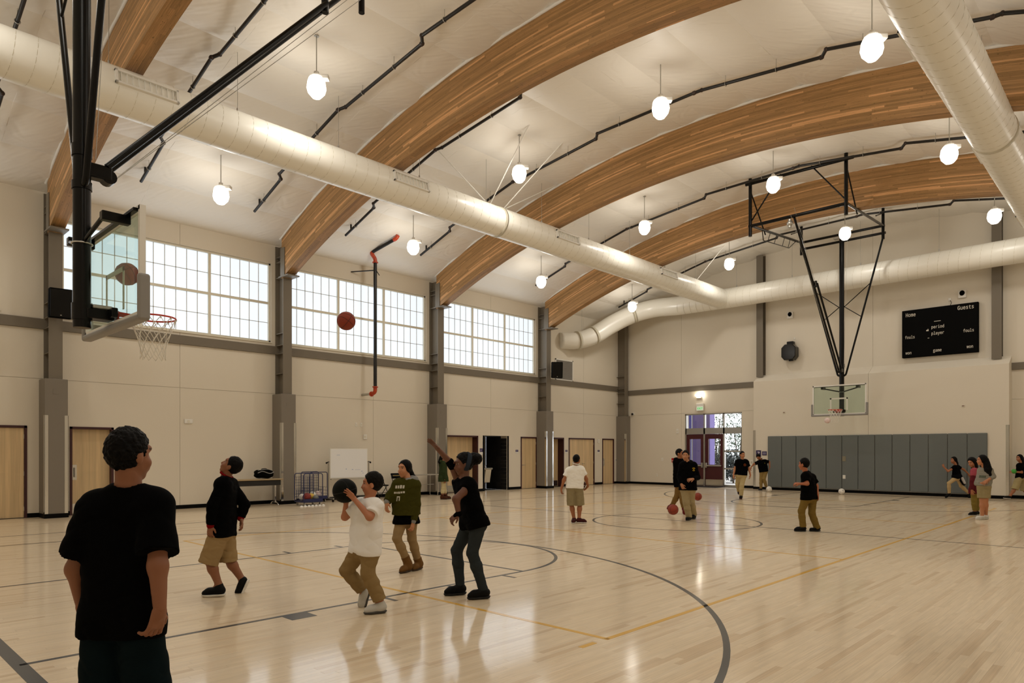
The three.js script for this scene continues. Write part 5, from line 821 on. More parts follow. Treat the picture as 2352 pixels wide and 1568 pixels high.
// naive surface nets over a grid
function skin(f, cell, paint) {
  const lo = f.lo.map((v) => v - 2 * cell), n = f.hi.map((v, i) => Math.ceil((v - lo[i] + 2 * cell) / cell) + 1), [nx, ny, nz] = n, F = new Float32Array(nx * ny * nz), at3 = (i, j, k) => i + nx * (j + ny * k);
  const B = 4, far = cell * B * 1.9;
  for (let k0 = 0; k0 < nz; k0 += B) for (let j0 = 0; j0 < ny; j0 += B) for (let i0 = 0; i0 < nx; i0 += B) {
    const ie = Math.min(i0 + B, nx), je = Math.min(j0 + B, ny), ke = Math.min(k0 + B, nz), c = f(lo[0] + (i0 + ie - 1) / 2 * cell, lo[1] + (j0 + je - 1) / 2 * cell, lo[2] + (k0 + ke - 1) / 2 * cell), skip = Math.abs(c) > far + 0.02;
    for (let k = k0; k < ke; k++) for (let j = j0; j < je; j++) for (let i = i0; i < ie; i++) F[at3(i, j, k)] = skip ? c : f(lo[0] + i * cell, lo[1] + j * cell, lo[2] + k * cell);
  }
  const id = new Int32Array(nx * ny * nz).fill(-1), pos = [], idx = [];
  const E = [[0, 1], [0, 2], [0, 4], [1, 3], [1, 5], [2, 3], [2, 6], [3, 7], [4, 5], [4, 6], [5, 7], [6, 7]];
  for (let k = 0; k < nz - 1; k++) for (let j = 0; j < ny - 1; j++) for (let i = 0; i < nx - 1; i++) {
    const v = []; let m = 0; for (let c = 0; c < 8; c++) { const d = F[at3(i + (c & 1), j + ((c >> 1) & 1), k + (c >> 2))]; v.push(d); if (d < 0) m |= 1 << c; }
    if (m === 0 || m === 255) continue;
    let x = 0, y = 0, z = 0, q = 0;
    for (const [a, b] of E) { if (((m >> a) & 1) === ((m >> b) & 1)) continue; const t = v[a] / (v[a] - v[b]); x += (a & 1) + t * ((b & 1) - (a & 1)); y += ((a >> 1) & 1) + t * (((b >> 1) & 1) - ((a >> 1) & 1)); z += (a >> 2) + t * ((b >> 2) - (a >> 2)); q++; }
    id[at3(i, j, k)] = pos.length / 3; pos.push(lo[0] + (i + x / q) * cell, lo[1] + (j + y / q) * cell, lo[2] + (k + z / q) * cell);
  }
  for (let k = 1; k < nz - 1; k++) for (let j = 1; j < ny - 1; j++) for (let i = 1; i < nx - 1; i++) {
    const a = F[at3(i, j, k)] < 0;
    const quad = (b, p, q, r, s) => { if (a === b || p < 0 || q < 0 || r < 0 || s < 0) return; a ? idx.push(p, q, r, p, r, s) : idx.push(p, r, q, p, s, r); };
    quad(F[at3(i + 1, j, k)] < 0, id[at3(i, j - 1, k - 1)], id[at3(i, j, k - 1)], id[at3(i, j, k)], id[at3(i, j - 1, k)]);
    quad(F[at3(i, j + 1, k)] < 0, id[at3(i - 1, j, k - 1)], id[at3(i - 1, j, k)], id[at3(i, j, k)], id[at3(i, j, k - 1)]);
    quad(F[at3(i, j, k + 1)] < 0, id[at3(i - 1, j - 1, k)], id[at3(i, j - 1, k)], id[at3(i, j, k)], id[at3(i - 1, j, k)]);
  }
  const g = new THREE.BufferGeometry(), nr = new Float32Array(pos.length), e = cell * 0.6, col = paint ? new Float32Array(pos.length) : null;
  for (let i = 0; i < pos.length; i += 3) { const x = pos[i], y = pos[i + 1], z = pos[i + 2], q = nrm([f(x + e, y, z) - f(x - e, y, z), f(x, y + e, z) - f(x, y - e, z), f(x, y, z + e) - f(x, y, z - e)]); nr.set(q, i); if (paint) col.set(paint(x, y, z), i); }
  g.setAttribute('position', new THREE.Float32BufferAttribute(pos, 3)); g.setAttribute('normal', new THREE.BufferAttribute(nr, 3)); g.setIndex(idx); if (paint) g.setAttribute('color', new THREE.BufferAttribute(col, 3));
  return g;
}
const tuft = (g, amp, fr) => { const f = (x, y, z) => { const d = g(x, y, z); return Math.abs(d) > 0.04 ? d : d + amp * (1.4 * n3(x * fr, y * fr, z * fr) + 0.9 * n3(x * fr * 2.3, y * fr * 2.3, z * fr * 2.3)); }; f.lo = g.lo.map((v) => v - amp); f.hi = g.hi.map((v) => v + amp); return f; };
const skinMat = phy(0xffffff, 0.55, { vertexColors: true, sheen: 0.15 });
const lin = (h) => { const c = new THREE.Color(h); return [c.r, c.g, c.b]; };
function makePerson(key, o) {
  const { base, j } = POSES[key], H = j.hd[1] + 0.11, s = o.scale ?? H / 1.5, q = o.fine ? 1 : 0, girth = o.girth ?? 1;
  j.sA = add(j.sA, [0, -0.028 * s, 0]); j.sB = add(j.sB, [0, -0.028 * s, 0]);
  const P = thing('person', o.label, 'person', [base[0], 0, base[1]], YAW);
  const pelvis = mixp(j.hA, j.hB, 0.5), chest = mixp(j.sA, j.sB, 0.5), up = nrm(sub(chest, pelvis)), fwd0 = nrm(o.face);
  let across = nrm(sub(j.sB, j.sA));
  const skinC = lin(o.skin ?? '#8a5a3c'), R = (v) => v * s;
  // head frame
  const tilt = o.headUp ? nrm(o.headUp) : nrm(add(mul(up, 0.3), [0, 0.7, 0])), hf = nrm(sub(fwd0, mul(tilt, dot(fwd0, tilt)))), hr = nrm(crs(tilt, hf)), hs = (o.head ?? 0.98) * Math.pow(s, 0.35), Hp = (x, y, z) => add(j.hd, add(mul(hr, x * hs), add(mul(tilt, y * hs), mul(hf, z * hs)))), hax = [hr, tilt, hf];
  const he = (x, y, z, r) => ell(Hp(x, y, z), hax, r.map((v) => v * hs));
  const headParts = [he(0, 0.022, -0.008, [0.073, 0.088, 0.09]), he(0, -0.045, 0.022, [0.056, 0.072, 0.064]), cap(Hp(0, -0.098, 0.05), Hp(0, -0.1, 0.055), 0.02 * hs), cap(Hp(0, 0.0, 0.082), Hp(0, -0.035, 0.098), 0.009 * hs, 0.013 * hs), cap(Hp(-0.03, 0.032, 0.076), Hp(0.03, 0.032, 0.076), 0.012 * hs), he(0, -0.064, 0.078, [0.024, 0.011, 0.012]), cap(Hp(-0.032, -0.035, 0.06), Hp(-0.034, -0.036, 0.06), 0.022 * hs), cap(Hp(0.032, -0.035, 0.06), Hp(0.034, -0.036, 0.06), 0.022 * hs)];
  const ears = [he(-0.074, -0.012, -0.004, [0.011, 0.03, 0.019]), he(0.074, -0.012, -0.004, [0.011, 0.03, 0.019])];
  const neckTop = Hp(0, -0.05, -0.015), neck = cap(j.nk, neckTop, R(0.052), R(0.047));
  const headF = blend([blend(headParts, 0.022), ...(o.hair?.locks && !o.hair.band ? [] : [blend(ears, 0.004)]), neck], 0.012);
  const eyeL = Hp(-0.031, 0.008, 0.082), eyeR = Hp(0.031, 0.008, 0.082), lip = Hp(0, -0.064, 0.09), brL = Hp(-0.032, 0.03, 0.085), brR = Hp(0.032, 0.03, 0.085), hairC = lin('#0a0706');
  const dd = (x, y, z, p) => Math.hypot(x - p[0], y - p[1], z - p[2]);
  const paintHead = (x, y, z) => {
    for (const p of [eyeL, eyeR]) { const v = sub([x, y, z], p), a = dot(v, tilt), b = dot(v, hr); if (dot(v, hf) > -0.02) { if (Math.abs(a) < 0.0052 * hs && Math.abs(b) < 0.0055 * hs) return [0.015, 0.01, 0.008]; if (Math.abs(a) < 0.005 * hs && Math.abs(b) < 0.0125 * hs) return [0.3, 0.25, 0.22]; } }
    for (const b of [brL, brR]) { const v = sub([x, y, z], b); if (Math.abs(dot(v, tilt)) < 0.0035 && Math.abs(dot(v, hr)) < 0.017 && dot(v, hf) > -0.02) return [0.06, 0.035, 0.025]; }
    const l = sub([x, y, z], lip); if (Math.abs(dot(l, tilt)) < 0.007 && Math.abs(dot(l, hr)) < 0.021 && dot(l, hf) > -0.015) return [skinC[0] * 0.88, skinC[1] * 0.62, skinC[2] * 0.66];
    return skinC;
  };
  // trunk and limbs
  const iA = mixp(j.sA, chest, 0.22), iB = mixp(j.sB, chest, 0.22), gA = j.hA, gB = j.hB, tr = 0.078 * girth;
  const trunkBones = (o2, hem) => [cap(iA, mixp(iA, gA, 0.55), R(tr) + o2, R(tr * 0.98) + o2), cap(iB, mixp(iB, gB, 0.55), R(tr) + o2, R(tr * 0.98) + o2), cap(mixp(iA, gA, 0.55), gA, R(tr * 0.98) + o2, R(0.086 * girth) + o2 + hem), cap(mixp(iB, gB, 0.55), gB, R(tr * 0.98) + o2, R(0.086 * girth) + o2 + hem), cap(mixp(chest, pelvis, 0.1), mixp(chest, pelvis, 0.9), R(0.088 * girth) + o2, R(0.095 * girth) + o2 + hem), cap(j.sA, j.sB, R(0.046) + o2), cap(mixp(j.nk, chest, 0.5), mixp(j.sA, chest, 0.2), R(0.048) + o2, R(0.046) + o2), cap(mixp(j.nk, chest, 0.5), mixp(j.sB, chest, 0.2), R(0.048) + o2, R(0.046) + o2)];
  const arm = (S, E, W, o2) => [cap(S, E, R(0.046 * Math.sqrt(girth)) + o2, R(0.037) + o2), cap(E, W, R(0.038) + o2, R(0.026) + o2)], leg = (h, k, a, o2) => [cap(h, k, R(0.076 * Math.sqrt(girth)) + o2, R(0.05) + o2), cap(mixp(k, a, 0.0), mixp(k, a, 0.35), R(0.05) + o2, R(0.052) + o2), cap(mixp(k, a, 0.35), a, R(0.052) + o2, R(0.034) + o2)];
  const limbs = [...arm(j.sA, j.eA, j.wA, 0), ...arm(j.sB, j.eB, j.wB, 0), ...leg(j.hA, j.kA, j.aA, 0), ...leg(j.hB, j.kB, j.aB, 0), cap(j.aA, mixp(j.aA, j.tA, 0.7), R(0.033), R(0.024)), cap(j.aB, mixp(j.aB, j.tB, 0.7), R(0.033), R(0.024))];
  const bodyF = blend([blend(trunkBones(-0.006, 0), 0.05), ...limbs, cap(j.nk, mixp(j.nk, neckTop, 0.6), R(0.052), R(0.05))], 0.03);
  // hands: palm, four fingers of unequal length, thumb from the side of the palm
  const hand = (W, G, E, curl, flip, spread = 1) => {
    const d = nrm(sub(G, W)), tow = sub(pelvis, W); let n = nrm(sub(tow, mul(d, dot(tow, d)))); if (o.palm?.[flip]) { const t = o.palm[flip]; n = nrm(sub(t, mul(d, dot(t, d)))); }
    const side = nrm(crs(d, n)), k = s * 0.95, p = (a, b, c) => add(W, add(mul(d, a * k), add(mul(side, b * k), mul(n, c * k))));
    const L = [cap(p(0, 0, 0), p(0.03, 0, 0), R(0.025), 0.024 * k)];
    for (const b of [-0.026, -0.009, 0.009, 0.026]) L.push(cap(p(0.015, b * 0.7, 0), p(0.08, b, 0.004), 0.013 * k, 0.011 * k));
    const fg = [];
    [[-0.026, 0.052], [-0.009, 0.066], [0.009, 0.07], [0.027, 0.06]].forEach(([b, l], i) => {
      let a = [0.08, b, 0.004], ang = curl * 0.45; const pts = [a]; for (const f of [0.45, 0.32, 0.23]) { const st = l * f * 1.25; a = [a[0] + Math.cos(ang) * st, a[1] + (b > 0 ? 1 : -1) * 0.003 * spread * (Math.abs(b) > 0.02 ? 2 : 0.6), a[2] + Math.sin(ang) * st]; pts.push(a); ang += curl * 0.75; }
      for (let m = 0; m < 3; m++) fg.push(cap(p(...pts[m]), p(...pts[m + 1]), (0.0095 - m * 0.0009) * k, (0.0088 - m * 0.0009) * k));
    });
    const t = o.thumb?.[flip] ?? 1, th = [[0.022, 0.02 * t, 0.006], [0.05, 0.046 * t, 0.018], [0.078, 0.055 * t, 0.03]];
    fg.push(cap(p(...th[0]), p(...th[1]), 0.013 * k, 0.011 * k), cap(p(...th[1]), p(...th[2]), 0.0105 * k, 0.0085 * k));
    return blend([blend(L, 0.016), ...fg], 0.005);
  };
  const cb = o.fine ? 0.011 : 0.016, chd = o.fine ? 0.0042 : 0.0065, ch = o.fine ? 0.0042 : 0.006;
  const geos = [skin(cutBy(bodyF, [0, 99, 0], [0, 1, 0]), cb, () => skinC), skin(headF, chd, paintHead), skin(hand(j.wA, j.gA, j.eA, o.curl?.[0] ?? 0.7, 0), ch, () => skinC), skin(hand(j.wB, j.gB, j.eB, o.curl?.[1] ?? 0.7, 1), ch, () => skinC)];
  mesh('body', geos, skinMat, P);
  // hair
  if (o.hair) {
    const h = o.hair, t = h.thick ?? 0.014, line = (h.line ?? 0.035) + 0.012, long = !!h.locks && !h.band, side = long ? t : t * 0.35;
    const shell = [he(0, 0.026, -0.014, [0.075 + side, 0.089 + t, 0.089 + t * 0.8])];
    let f = blend(shell, 0.01); const fp = Hp(0, line, 0.062), fn = nrm(add(mul(hf, 0.9), mul(tilt, long ? -0.36 : -0.5))), np = Hp(0, h.nape ?? -0.055, -0.02), nn = nrm(add(mul(tilt, -1), mul(hf, 0.45)));
    f = cutBy(cutBy(f, fp, fn), np, nn); if (!long) f = without(f, blend([he(-0.085, -0.02, 0.008, [0.03, 0.036, 0.026]), he(0.085, -0.02, 0.008, [0.03, 0.036, 0.026])], 0.01));
    const more = (h.locks ?? []).map(([a, b, ra, rb]) => cap(Hp(...a), Hp(...b), ra * hs, rb * hs));
    let g = blend([f, ...more], 0.02); g = tuft(g, h.curl ?? 0.004, h.freq ?? 45);
    mesh('hair', skin(g, o.fine ? 0.0055 : 0.008), inky(h.color ?? '#040303', 0.6, 0.25), P);
    if (h.band) mesh('headband', skin(cutBy(cutBy(he(0, 0.028, -0.014, [0.075 + t + 0.006, 0.09 + t + 0.006, 0.09 + t + 0.006]), Hp(0, 0.0, -0.005), nrm(add(hf, mul(tilt, 0.35)))), Hp(0, 0, -0.06), nrm(add(mul(hf, -1), mul(tilt, -0.35)))), o.fine ? 0.0055 : 0.008), inky(h.band), P);
  }
  // top
  const T = o.top, ease = (T.ease ?? 0.018) * (o.fine ? 0.9 : 0.72), hemP = add(pelvis, mul(up, -(T.drop ?? 0.06) * s)), col = inky(T.color);
  let torso = cutBy(blend([...trunkBones(ease, T.flare ?? 0.006), ...(T.drop > 0.04 ? [cap(gA, add(gA, mul(up, -T.drop * s)), R(0.088 * girth) + ease + (T.flare ?? 0.006), R(0.09 * girth) + ease + (T.flare ?? 0.006) * 1.5), cap(gB, add(gB, mul(up, -T.drop * s)), R(0.088 * girth) + ease + (T.flare ?? 0.006), R(0.09 * girth) + ease + (T.flare ?? 0.006) * 1.5)] : [])], 0.05), hemP, mul(up, -1));
  const sleeves = [];
  for (const [S, E, W] of [[j.sA, j.eA, j.wA], [j.sB, j.eB, j.wB]]) {
    if (T.type === 'tee') { const e = mixp(S, E, T.sleeve ?? 0.62), d = nrm(sub(E, S)); sleeves.push(cutBy(cap(S, mixp(S, E, (T.sleeve ?? 0.62) + 0.2), R(0.056) + ease * 0.9, R(0.058) + ease * (T.loose ?? 1.3)), e, d)); }
    if (T.type === 'long') { const d = nrm(sub(W, E)), end = T.cuff ?? 0.97; sleeves.push(cap(S, E, R(0.05) + ease, R(0.045) + ease * 0.9)); sleeves.push(cutBy(cap(E, add(E, mul(sub(W, E), end + 0.1)), R(0.045) + ease * 0.9, R(0.034) + ease * 0.7), mixp(E, W, end), d)); }
  }
  let top = blend([torso, ...sleeves], T.type === 'long' ? 0.016 : 0.024);
  top = without(top, cap(add(j.nk, mul(nrm(sub(neckTop, j.nk)), T.neck ?? 0.012)), neckTop, R(0.06), R(0.075)));
  top = folds(top, T.fold ?? 0.0055, T.freq ?? 26, o.seed ?? 1);
  const shirt = mesh(T.name ?? 'shirt', skin(top, o.fine ? 0.0078 : 0.012), col, P);
  if (T.collar) mesh('collar', skin(blend([...Array(12)].map((_, i) => { const a = i / 12 * 6.283, n = nrm(sub(neckTop, j.nk)), e1 = nrm(crs(n, hf)), e2 = crs(e1, n), c = add(j.nk, mul(n, 0.02)), b = (t) => add(c, add(mul(e1, Math.cos(t) * R(0.068)), mul(e2, Math.sin(t) * R(0.066)))); return cap(b(a), b(a + 0.5236), 0.012, 0.012); }), 0.008), o.fine ? 0.006 : 0.009), inky(T.collar), shirt);
  if (T.hood) { const bk = add(j.nk, add(mul(hf, -0.075 * s), mul(up, -0.0))), sd = mul(nrm(crs(up, hf)), 0.07 * s); mesh('hood', skin(folds(blend([cap(add(bk, sd), add(bk, mul(sd, -1)), 0.045 * s), cap(add(bk, sd), add(j.nk, add(mul(hf, 0.055 * s), mul(sd, 0.5))), 0.035 * s, 0.022 * s), cap(add(bk, mul(sd, -1)), add(j.nk, add(mul(hf, 0.055 * s), mul(sd, -0.5))), 0.035 * s, 0.022 * s), cap(bk, add(bk, add(mul(up, -0.08 * s), mul(hf, -0.03))), 0.05 * s, 0.04 * s)], 0.03), 0.003, 40, 2), o.fine ? 0.008 : 0.012), inky(T.hood), shirt); }
  if (T.cuffs) for (const [E, W] of [[j.eA, j.wA], [j.eB, j.wB]]) mesh('cuff', skin(cap(mixp(E, W, 0.93), mixp(E, W, 1.02), R(0.034) + 0.006, R(0.032) + 0.006), 0.007), inky(T.cuffs), shirt);
  for (const d of T.prints ?? []) shirt.add(printOn(top, mixp(chest, pelvis, d.t), nrm(d.dir), up, d.x ?? 0, d.w, d.h, d.draw));
  // bottom
  const Bm = o.bottom, e2 = (Bm.ease ?? 0.016) * 0.85, bits = [cap(gA, gB, R(0.088 * girth) + e2, R(0.088 * girth) + e2), cap(mixp(pelvis, chest, 0.02), mixp(pelvis, chest, 0.22), R(0.09 * girth) + e2 * 0.4)], legs = [];
  for (const [h, k, a] of [[j.hA, j.kA, j.aA], [j.hB, j.kB, j.aB]]) {
    if (Bm.type === 'shorts') { const end = mixp(h, k, Bm.len ?? 0.97), d = nrm(sub(k, h)); legs.push(cutBy(cap(h, add(k, mul(d, 0.12)), R(0.083 * Math.sqrt(girth)) + e2, R(0.068) + e2 * 1.7), Bm.len > 1 ? add(k, mul(d, (Bm.len - 1) * 0.4)) : end, d)); }
    else { const d = nrm(sub(a, k)), end = mixp(k, a, Bm.len ?? 1.0); legs.push(cap(h, k, R(0.08 * Math.sqrt(girth)) + e2, R(0.053) + e2 * 1.1)); legs.push(cap(k, mixp(k, a, 0.35), R(0.053) + e2 * 1.1, R(0.053) + e2 * 1.1)); legs.push(cutBy(cap(mixp(k, a, 0.35), add(a, mul(d, 0.05)), R(0.053) + e2 * 1.1, R(0.04) + e2 * (Bm.wide ?? 1.1)), end, d)); }
  }
  const bot = folds(blend([blend(bits, 0.04), ...legs], Bm.type === 'shorts' ? 0.02 : 0.025), Bm.fold ?? 0.004, 28, (o.seed ?? 1) * 2);
  mesh(Bm.name ?? (Bm.type === 'shorts' ? 'shorts' : 'trousers'), skin(bot, o.fine ? 0.0078 : 0.012), inky(Bm.color), P);
  for (const x of o.extra ?? []) mesh(x.name, skin(folds(x.make(j, { pelvis, chest, up, s, Hp, cap, blend, mixp, add, mul, nrm, sub }), x.fold ?? 0.002, 40, 3), o.fine ? 0.008 : 0.012), inky(x.color), P);
  // shoes
  let low = 1e9, anyFlat = false; const feet = [], lows = [];
  for (const [k, a, t] of [[j.kA, j.aA, j.tA], [j.kB, j.aB, j.tB]]) {
    const sh = o.shoes, fl = 0.208 * s; let d = nrm(sub(t, a)); const flat = Math.abs(t[1]) < 0.06 && a[1] < 0.125;
    if (flat) d = nrm([d[0], -0.02, d[2]]);
    const heel0 = flat ? [a[0], 0.03, a[2]] : add(a, mul(nrm(sub(a, k)), 0.05 * s)), uq = nrm(sub(flat ? [0, 1, 0] : sub(k, a), mul(d, dot(flat ? [0, 1, 0] : sub(k, a), d)))), heel = add(heel0, mul(d, -0.045 * s)), sd = nrm(crs(d, uq)), pt = (x, y, z) => add(heel, add(mul(d, x * fl), add(mul(uq, y * s), mul(sd, z * s))));
    const up1 = blend([cap(pt(0.1, 0.03, 0), pt(0.35, 0.032, 0), 0.04 * s), cap(pt(0.3, 0.03, 0), pt(0.72, 0.02, 0), 0.042 * s, 0.041 * s), cap(pt(0.7, 0.018, 0.004), pt(0.93, 0.008, 0), 0.041 * s, 0.03 * s), cap(pt(0.18, 0.03, 0), a, 0.043 * s, (0.042 + (sh.high ?? 0)) * s)].concat(sh.high ? [cap(pt(0.18, 0.05, 0), mixp(a, k, 0.3), 0.052 * s, 0.06 * s)] : []), 0.03);
    const bot0 = pt(0.5, -0.012, 0), upper = cutBy(up1, bot0, mul(uq, -1)), topCut = cutBy(upper, sh.high ? mixp(a, k, 0.27) : add(a, mul(uq, 0.03 * s)), sh.high ? nrm(sub(k, a)) : uq);
    const sole = cutBy(cutBy(blend([cap(pt(0.1, 0, 0), pt(0.72, 0, 0.002), 0.045 * s, 0.047 * s), cap(pt(0.7, 0, 0.002), pt(0.95, 0, 0), 0.047 * s, 0.034 * s)], 0.02), pt(0.5, -0.006, 0), uq), pt(0.5, -0.03, 0), mul(uq, -1));
    const soleLow = Math.min(pt(0.1, -0.03, 0)[1], pt(0.9, -0.03, 0)[1]); if (flat) anyFlat = true; lows.push([flat, soleLow]);
    feet.push([topCut, sole]);
  }
  for (const [u, so] of feet) { const m = mesh(o.shoes.name ?? 'shoe', skin(u, o.fine ? 0.006 : 0.009), inky(o.shoes.color, 0.6, 0.3), P); mesh('sole', skin(so, o.fine ? 0.006 : 0.009), std(o.shoes.sole ?? '#d8d4cc', 0.7), m); }
  for (const [fl, y] of lows) if (fl || !anyFlat) low = Math.min(low, y);
  P.position.y = o.air ? 0 : clamp(0.0015 - low, -0.05, 0.05);
  return P;
}
function printOn(f, c, dir, up, x0, w, h, draw) {               // print following the cloth
  const sd = nrm(crs(up, dir)), u2 = nrm(crs(dir, sd)), n = 10, g = new THREE.PlaneGeometry(1, 1, n, n), p = g.attributes.position;
  for (let i = 0; i < p.count; i++) {
    const b = add(c, add(mul(sd, x0 + p.getX(i) * w), mul(u2, p.getY(i) * h))); let t = 0.35;
    for (let k = 0; k < 60; k++) { const q = add(b, mul(dir, t)), d = f(...q); if (d < 0.0015) break; t -= Math.max(d * 0.7, 0.001); }
    const q = add(b, mul(dir, t + 0.0035)); p.setXYZ(i, ...q);
  }
  g.computeVertexNormals();
  const m = new THREE.Mesh(g, phy(0xffffff, 0.9, { specularIntensity: 0.12, map: cv(256, Math.round(256 * h / w), draw), side: THREE.DoubleSide })); m.name = 'print'; m.castShadow = m.receiveShadow = true; return m;
}
const short = { thick: 0.012, line: 0.045 }, BLACK = '#030304', KHAKI = '#8f7750';
makePerson('p1', { label: 'boy in black T-shirt seen from behind, nearest to the camera', face: [0.44, -0.03, -0.9], skin: '#8d5b3f', fine: 1, seed: 1, head: 0.96, scale: 1.08, girth: 0.86, hair: { thick: 0.022, line: 0.05, curl: 0.007, freq: 70, nape: -0.06 }, top: { type: 'tee', color: BLACK, ease: 0.02, sleeve: 0.8, loose: 2.0, drop: 0.075, flare: 0.012, fold: 0.006, freq: 20 }, bottom: { type: 'shorts', color: '#0c181c', ease: 0.024, len: 1.15, fold: 0.006 }, shoes: { color: '#0b0b0b' }, curl: [0.7, 0.85] });
makePerson('p2', { label: 'boy in black sweater with red collar looking up', face: [-0.72, 0.62, 0.12], headUp: [0.62, 0.75, 0], skin: '#89573a', fine: 1, seed: 2, girth: 0.95, hair: short, top: { type: 'long', name: 'sweater', color: BLACK, ease: 0.022, drop: 0.03, flare: 0.014, collar: '#7a0d10', cuffs: '#7a0d10' }, bottom: { type: 'shorts', color: '#9b825c', ease: 0.028, len: 1.12, fold: 0.006 }, shoes: { color: '#070708', sole: '#e2ded6' } });
makePerson('p3', { label: 'boy in white T-shirt holding a dark basketball', face: [-0.95, 0.18, 0.12], skin: '#b47655', fine: 1, seed: 3, girth: 1.14, head: 1.0, hair: { thick: 0.018, line: 0.045, color: '#0b0705' }, top: { type: 'tee', color: '#f4f2f0', ease: 0.02, sleeve: 0.72, drop: 0.04, flare: 0.01, fold: 0.0042, freq: 18 }, bottom: { type: 'pants', color: KHAKI, ease: 0.024, len: 0.92, wide: 1.6, fold: 0.006 }, shoes: { color: '#c4c2bd', sole: '#4a4846' }, curl: [0.45, 0.45], palm: { 0: [-0.3, 0, -0.7], 1: [-0.55, 0.1, 0.5] } });
makePerson('p4', { label: 'girl in olive hoodie with grey hood looking up', face: [-0.55, 0.2, 0.8], skin: '#b77e59', fine: 1, seed: 4, girth: 1.12, hair: { thick: 0.012, line: 0.05, locks: [[[0, 0.0, -0.08], [0.02, -0.12, -0.13], 0.04, 0.045], [[0.02, -0.12, -0.13], [0.05, -0.3, -0.17], 0.045, 0.03], [[0.05, -0.3, -0.17], [0.08, -0.42, -0.19], 0.03, 0.008]] }, top: { type: 'long', name: 'hoodie', color: '#3c3a12', ease: 0.032, drop: -0.06, flare: 0.02, hood: '#8b8a88', cuffs: '#8b8a88', fold: 0.005, prints: [{ t: 0.2, dir: [-0.4, 0, 0.9], w: 0.19, h: 0.24, x: 0.0, draw: (c, w, h) => { c.fillStyle = '#585622'; c.fillStyle = '#3c3a12'; c.fillRect(0, 0, w, h); c.fillStyle = '#c9c5bb'; for (const [x, y, a, b] of [[0.2, 0.08, 0.12, 0.16], [0.36, 0.08, 0.1, 0.16], [0.5, 0.06, 0.12, 0.18], [0.66, 0.07, 0.1, 0.17], [0.14, 0.42, 0.1, 0.1], [0.27, 0.42, 0.1, 0.1], [0.4, 0.41, 0.12, 0.11], [0.55, 0.4, 0.1, 0.1], [0.68, 0.39, 0.12, 0.1], [0.3, 0.66, 0.06, 0.26], [0.3, 0.66, 0.22, 0.06], [0.46, 0.7, 0.06, 0.2]]) c.fillRect(x * w, y * h, a * w, b * h); } }] }, bottom: { type: 'pants', color: '#937a56', ease: 0.008, len: 0.9 }, shoes: { name: 'boot', color: '#6b4a22', sole: '#3c2a16', high: 0.006 }, extra: [{ name: 'skirt', color: BLACK, make: (j, k) => { const f = k.blend([k.cap(k.mixp(j.hA, k.pelvis, 0.1), k.add(j.hA, k.mul(k.up, -0.04)), 0.118, 0.125), k.cap(k.mixp(j.hB, k.pelvis, 0.1), k.add(j.hB, k.mul(k.up, -0.04)), 0.118, 0.125), k.cap(k.pelvis, k.mixp(k.pelvis, k.chest, 0.3), 0.12, 0.11)], 0.05); return cutBy(f, k.add(k.pelvis, k.mul(k.up, -0.06)), k.mul(k.up, -1)); } }], curl: [0.6, 0.8] });
makePerson('p5', { label: 'girl in black top and grey jeans reaching one arm up', face: [-0.9, 0.22, 0.3], skin: '#69412d', fine: 1, seed: 5, hair: { thick: 0.02, line: 0.06, curl: 0.007, freq: 60, band: '#2f3640', locks: [[[0, 0.06, -0.12], [0, 0.05, -0.15], 0.062, 0.066]] }, top: { type: 'tee', name: 'top', color: BLACK, ease: 0.014, sleeve: 0.3, drop: 0.05, flare: 0.01 }, bottom: { type: 'pants', name: 'jeans', color: '#2f3436', ease: 0.009, len: 0.97 }, shoes: { color: '#060606', sole: '#0c0c0c' }, curl: [0.15, 0.9], extra: [{ name: 'elbow_pad', color: BLACK, make: (j, k) => k.cap(k.mixp(j.eA, j.sA, 0.12), k.mixp(j.eA, j.wA, 0.12), 0.05, 0.048) }, { name: 'wrist_wrap', color: BLACK, make: (j, k) => k.cap(j.wB, j.gB, 0.038, 0.03) }] });
makePerson('p6', { label: 'person in green hooded jacket standing by the double doors', face: [0.9, 0, -0.15], skin: '#89573a', seed: 6, hair: { thick: 0.014, line: 0.05, locks: [[[0, 0.0, -0.08], [0, -0.16, -0.12], 0.06, 0.07]] }, top: { type: 'long', name: 'jacket', color: '#2e3820', ease: 0.035, drop: 0.09, flare: 0.035, hood: '#2e3820', fold: 0.005 }, bottom: { type: 'pants', color: '#c3b48c', ease: 0.01, len: 0.62 }, shoes: { name: 'boot', color: '#46230f', sole: '#241208', high: 0.008 } });
makePerson('p7', { label: 'boy in white polo shirt and khaki shorts holding a football', face: [0.45, -0.15, -0.9], skin: '#9b603b', seed: 7, girth: 1.05, hair: { ...short, thick: 0.01 }, top: { type: 'tee', name: 'polo_shirt', color: '#f2efe8', ease: 0.024, sleeve: 0.6, drop: 0.02, flare: 0.016, collar: '#dcd8d0', fold: 0.005 }, bottom: { type: 'shorts', color: '#8f8262', ease: 0.026, len: 1.08, fold: 0.005 }, shoes: { color: '#3a1012', sole: '#d8d4cc' }, curl: [1.1, 0.7] });
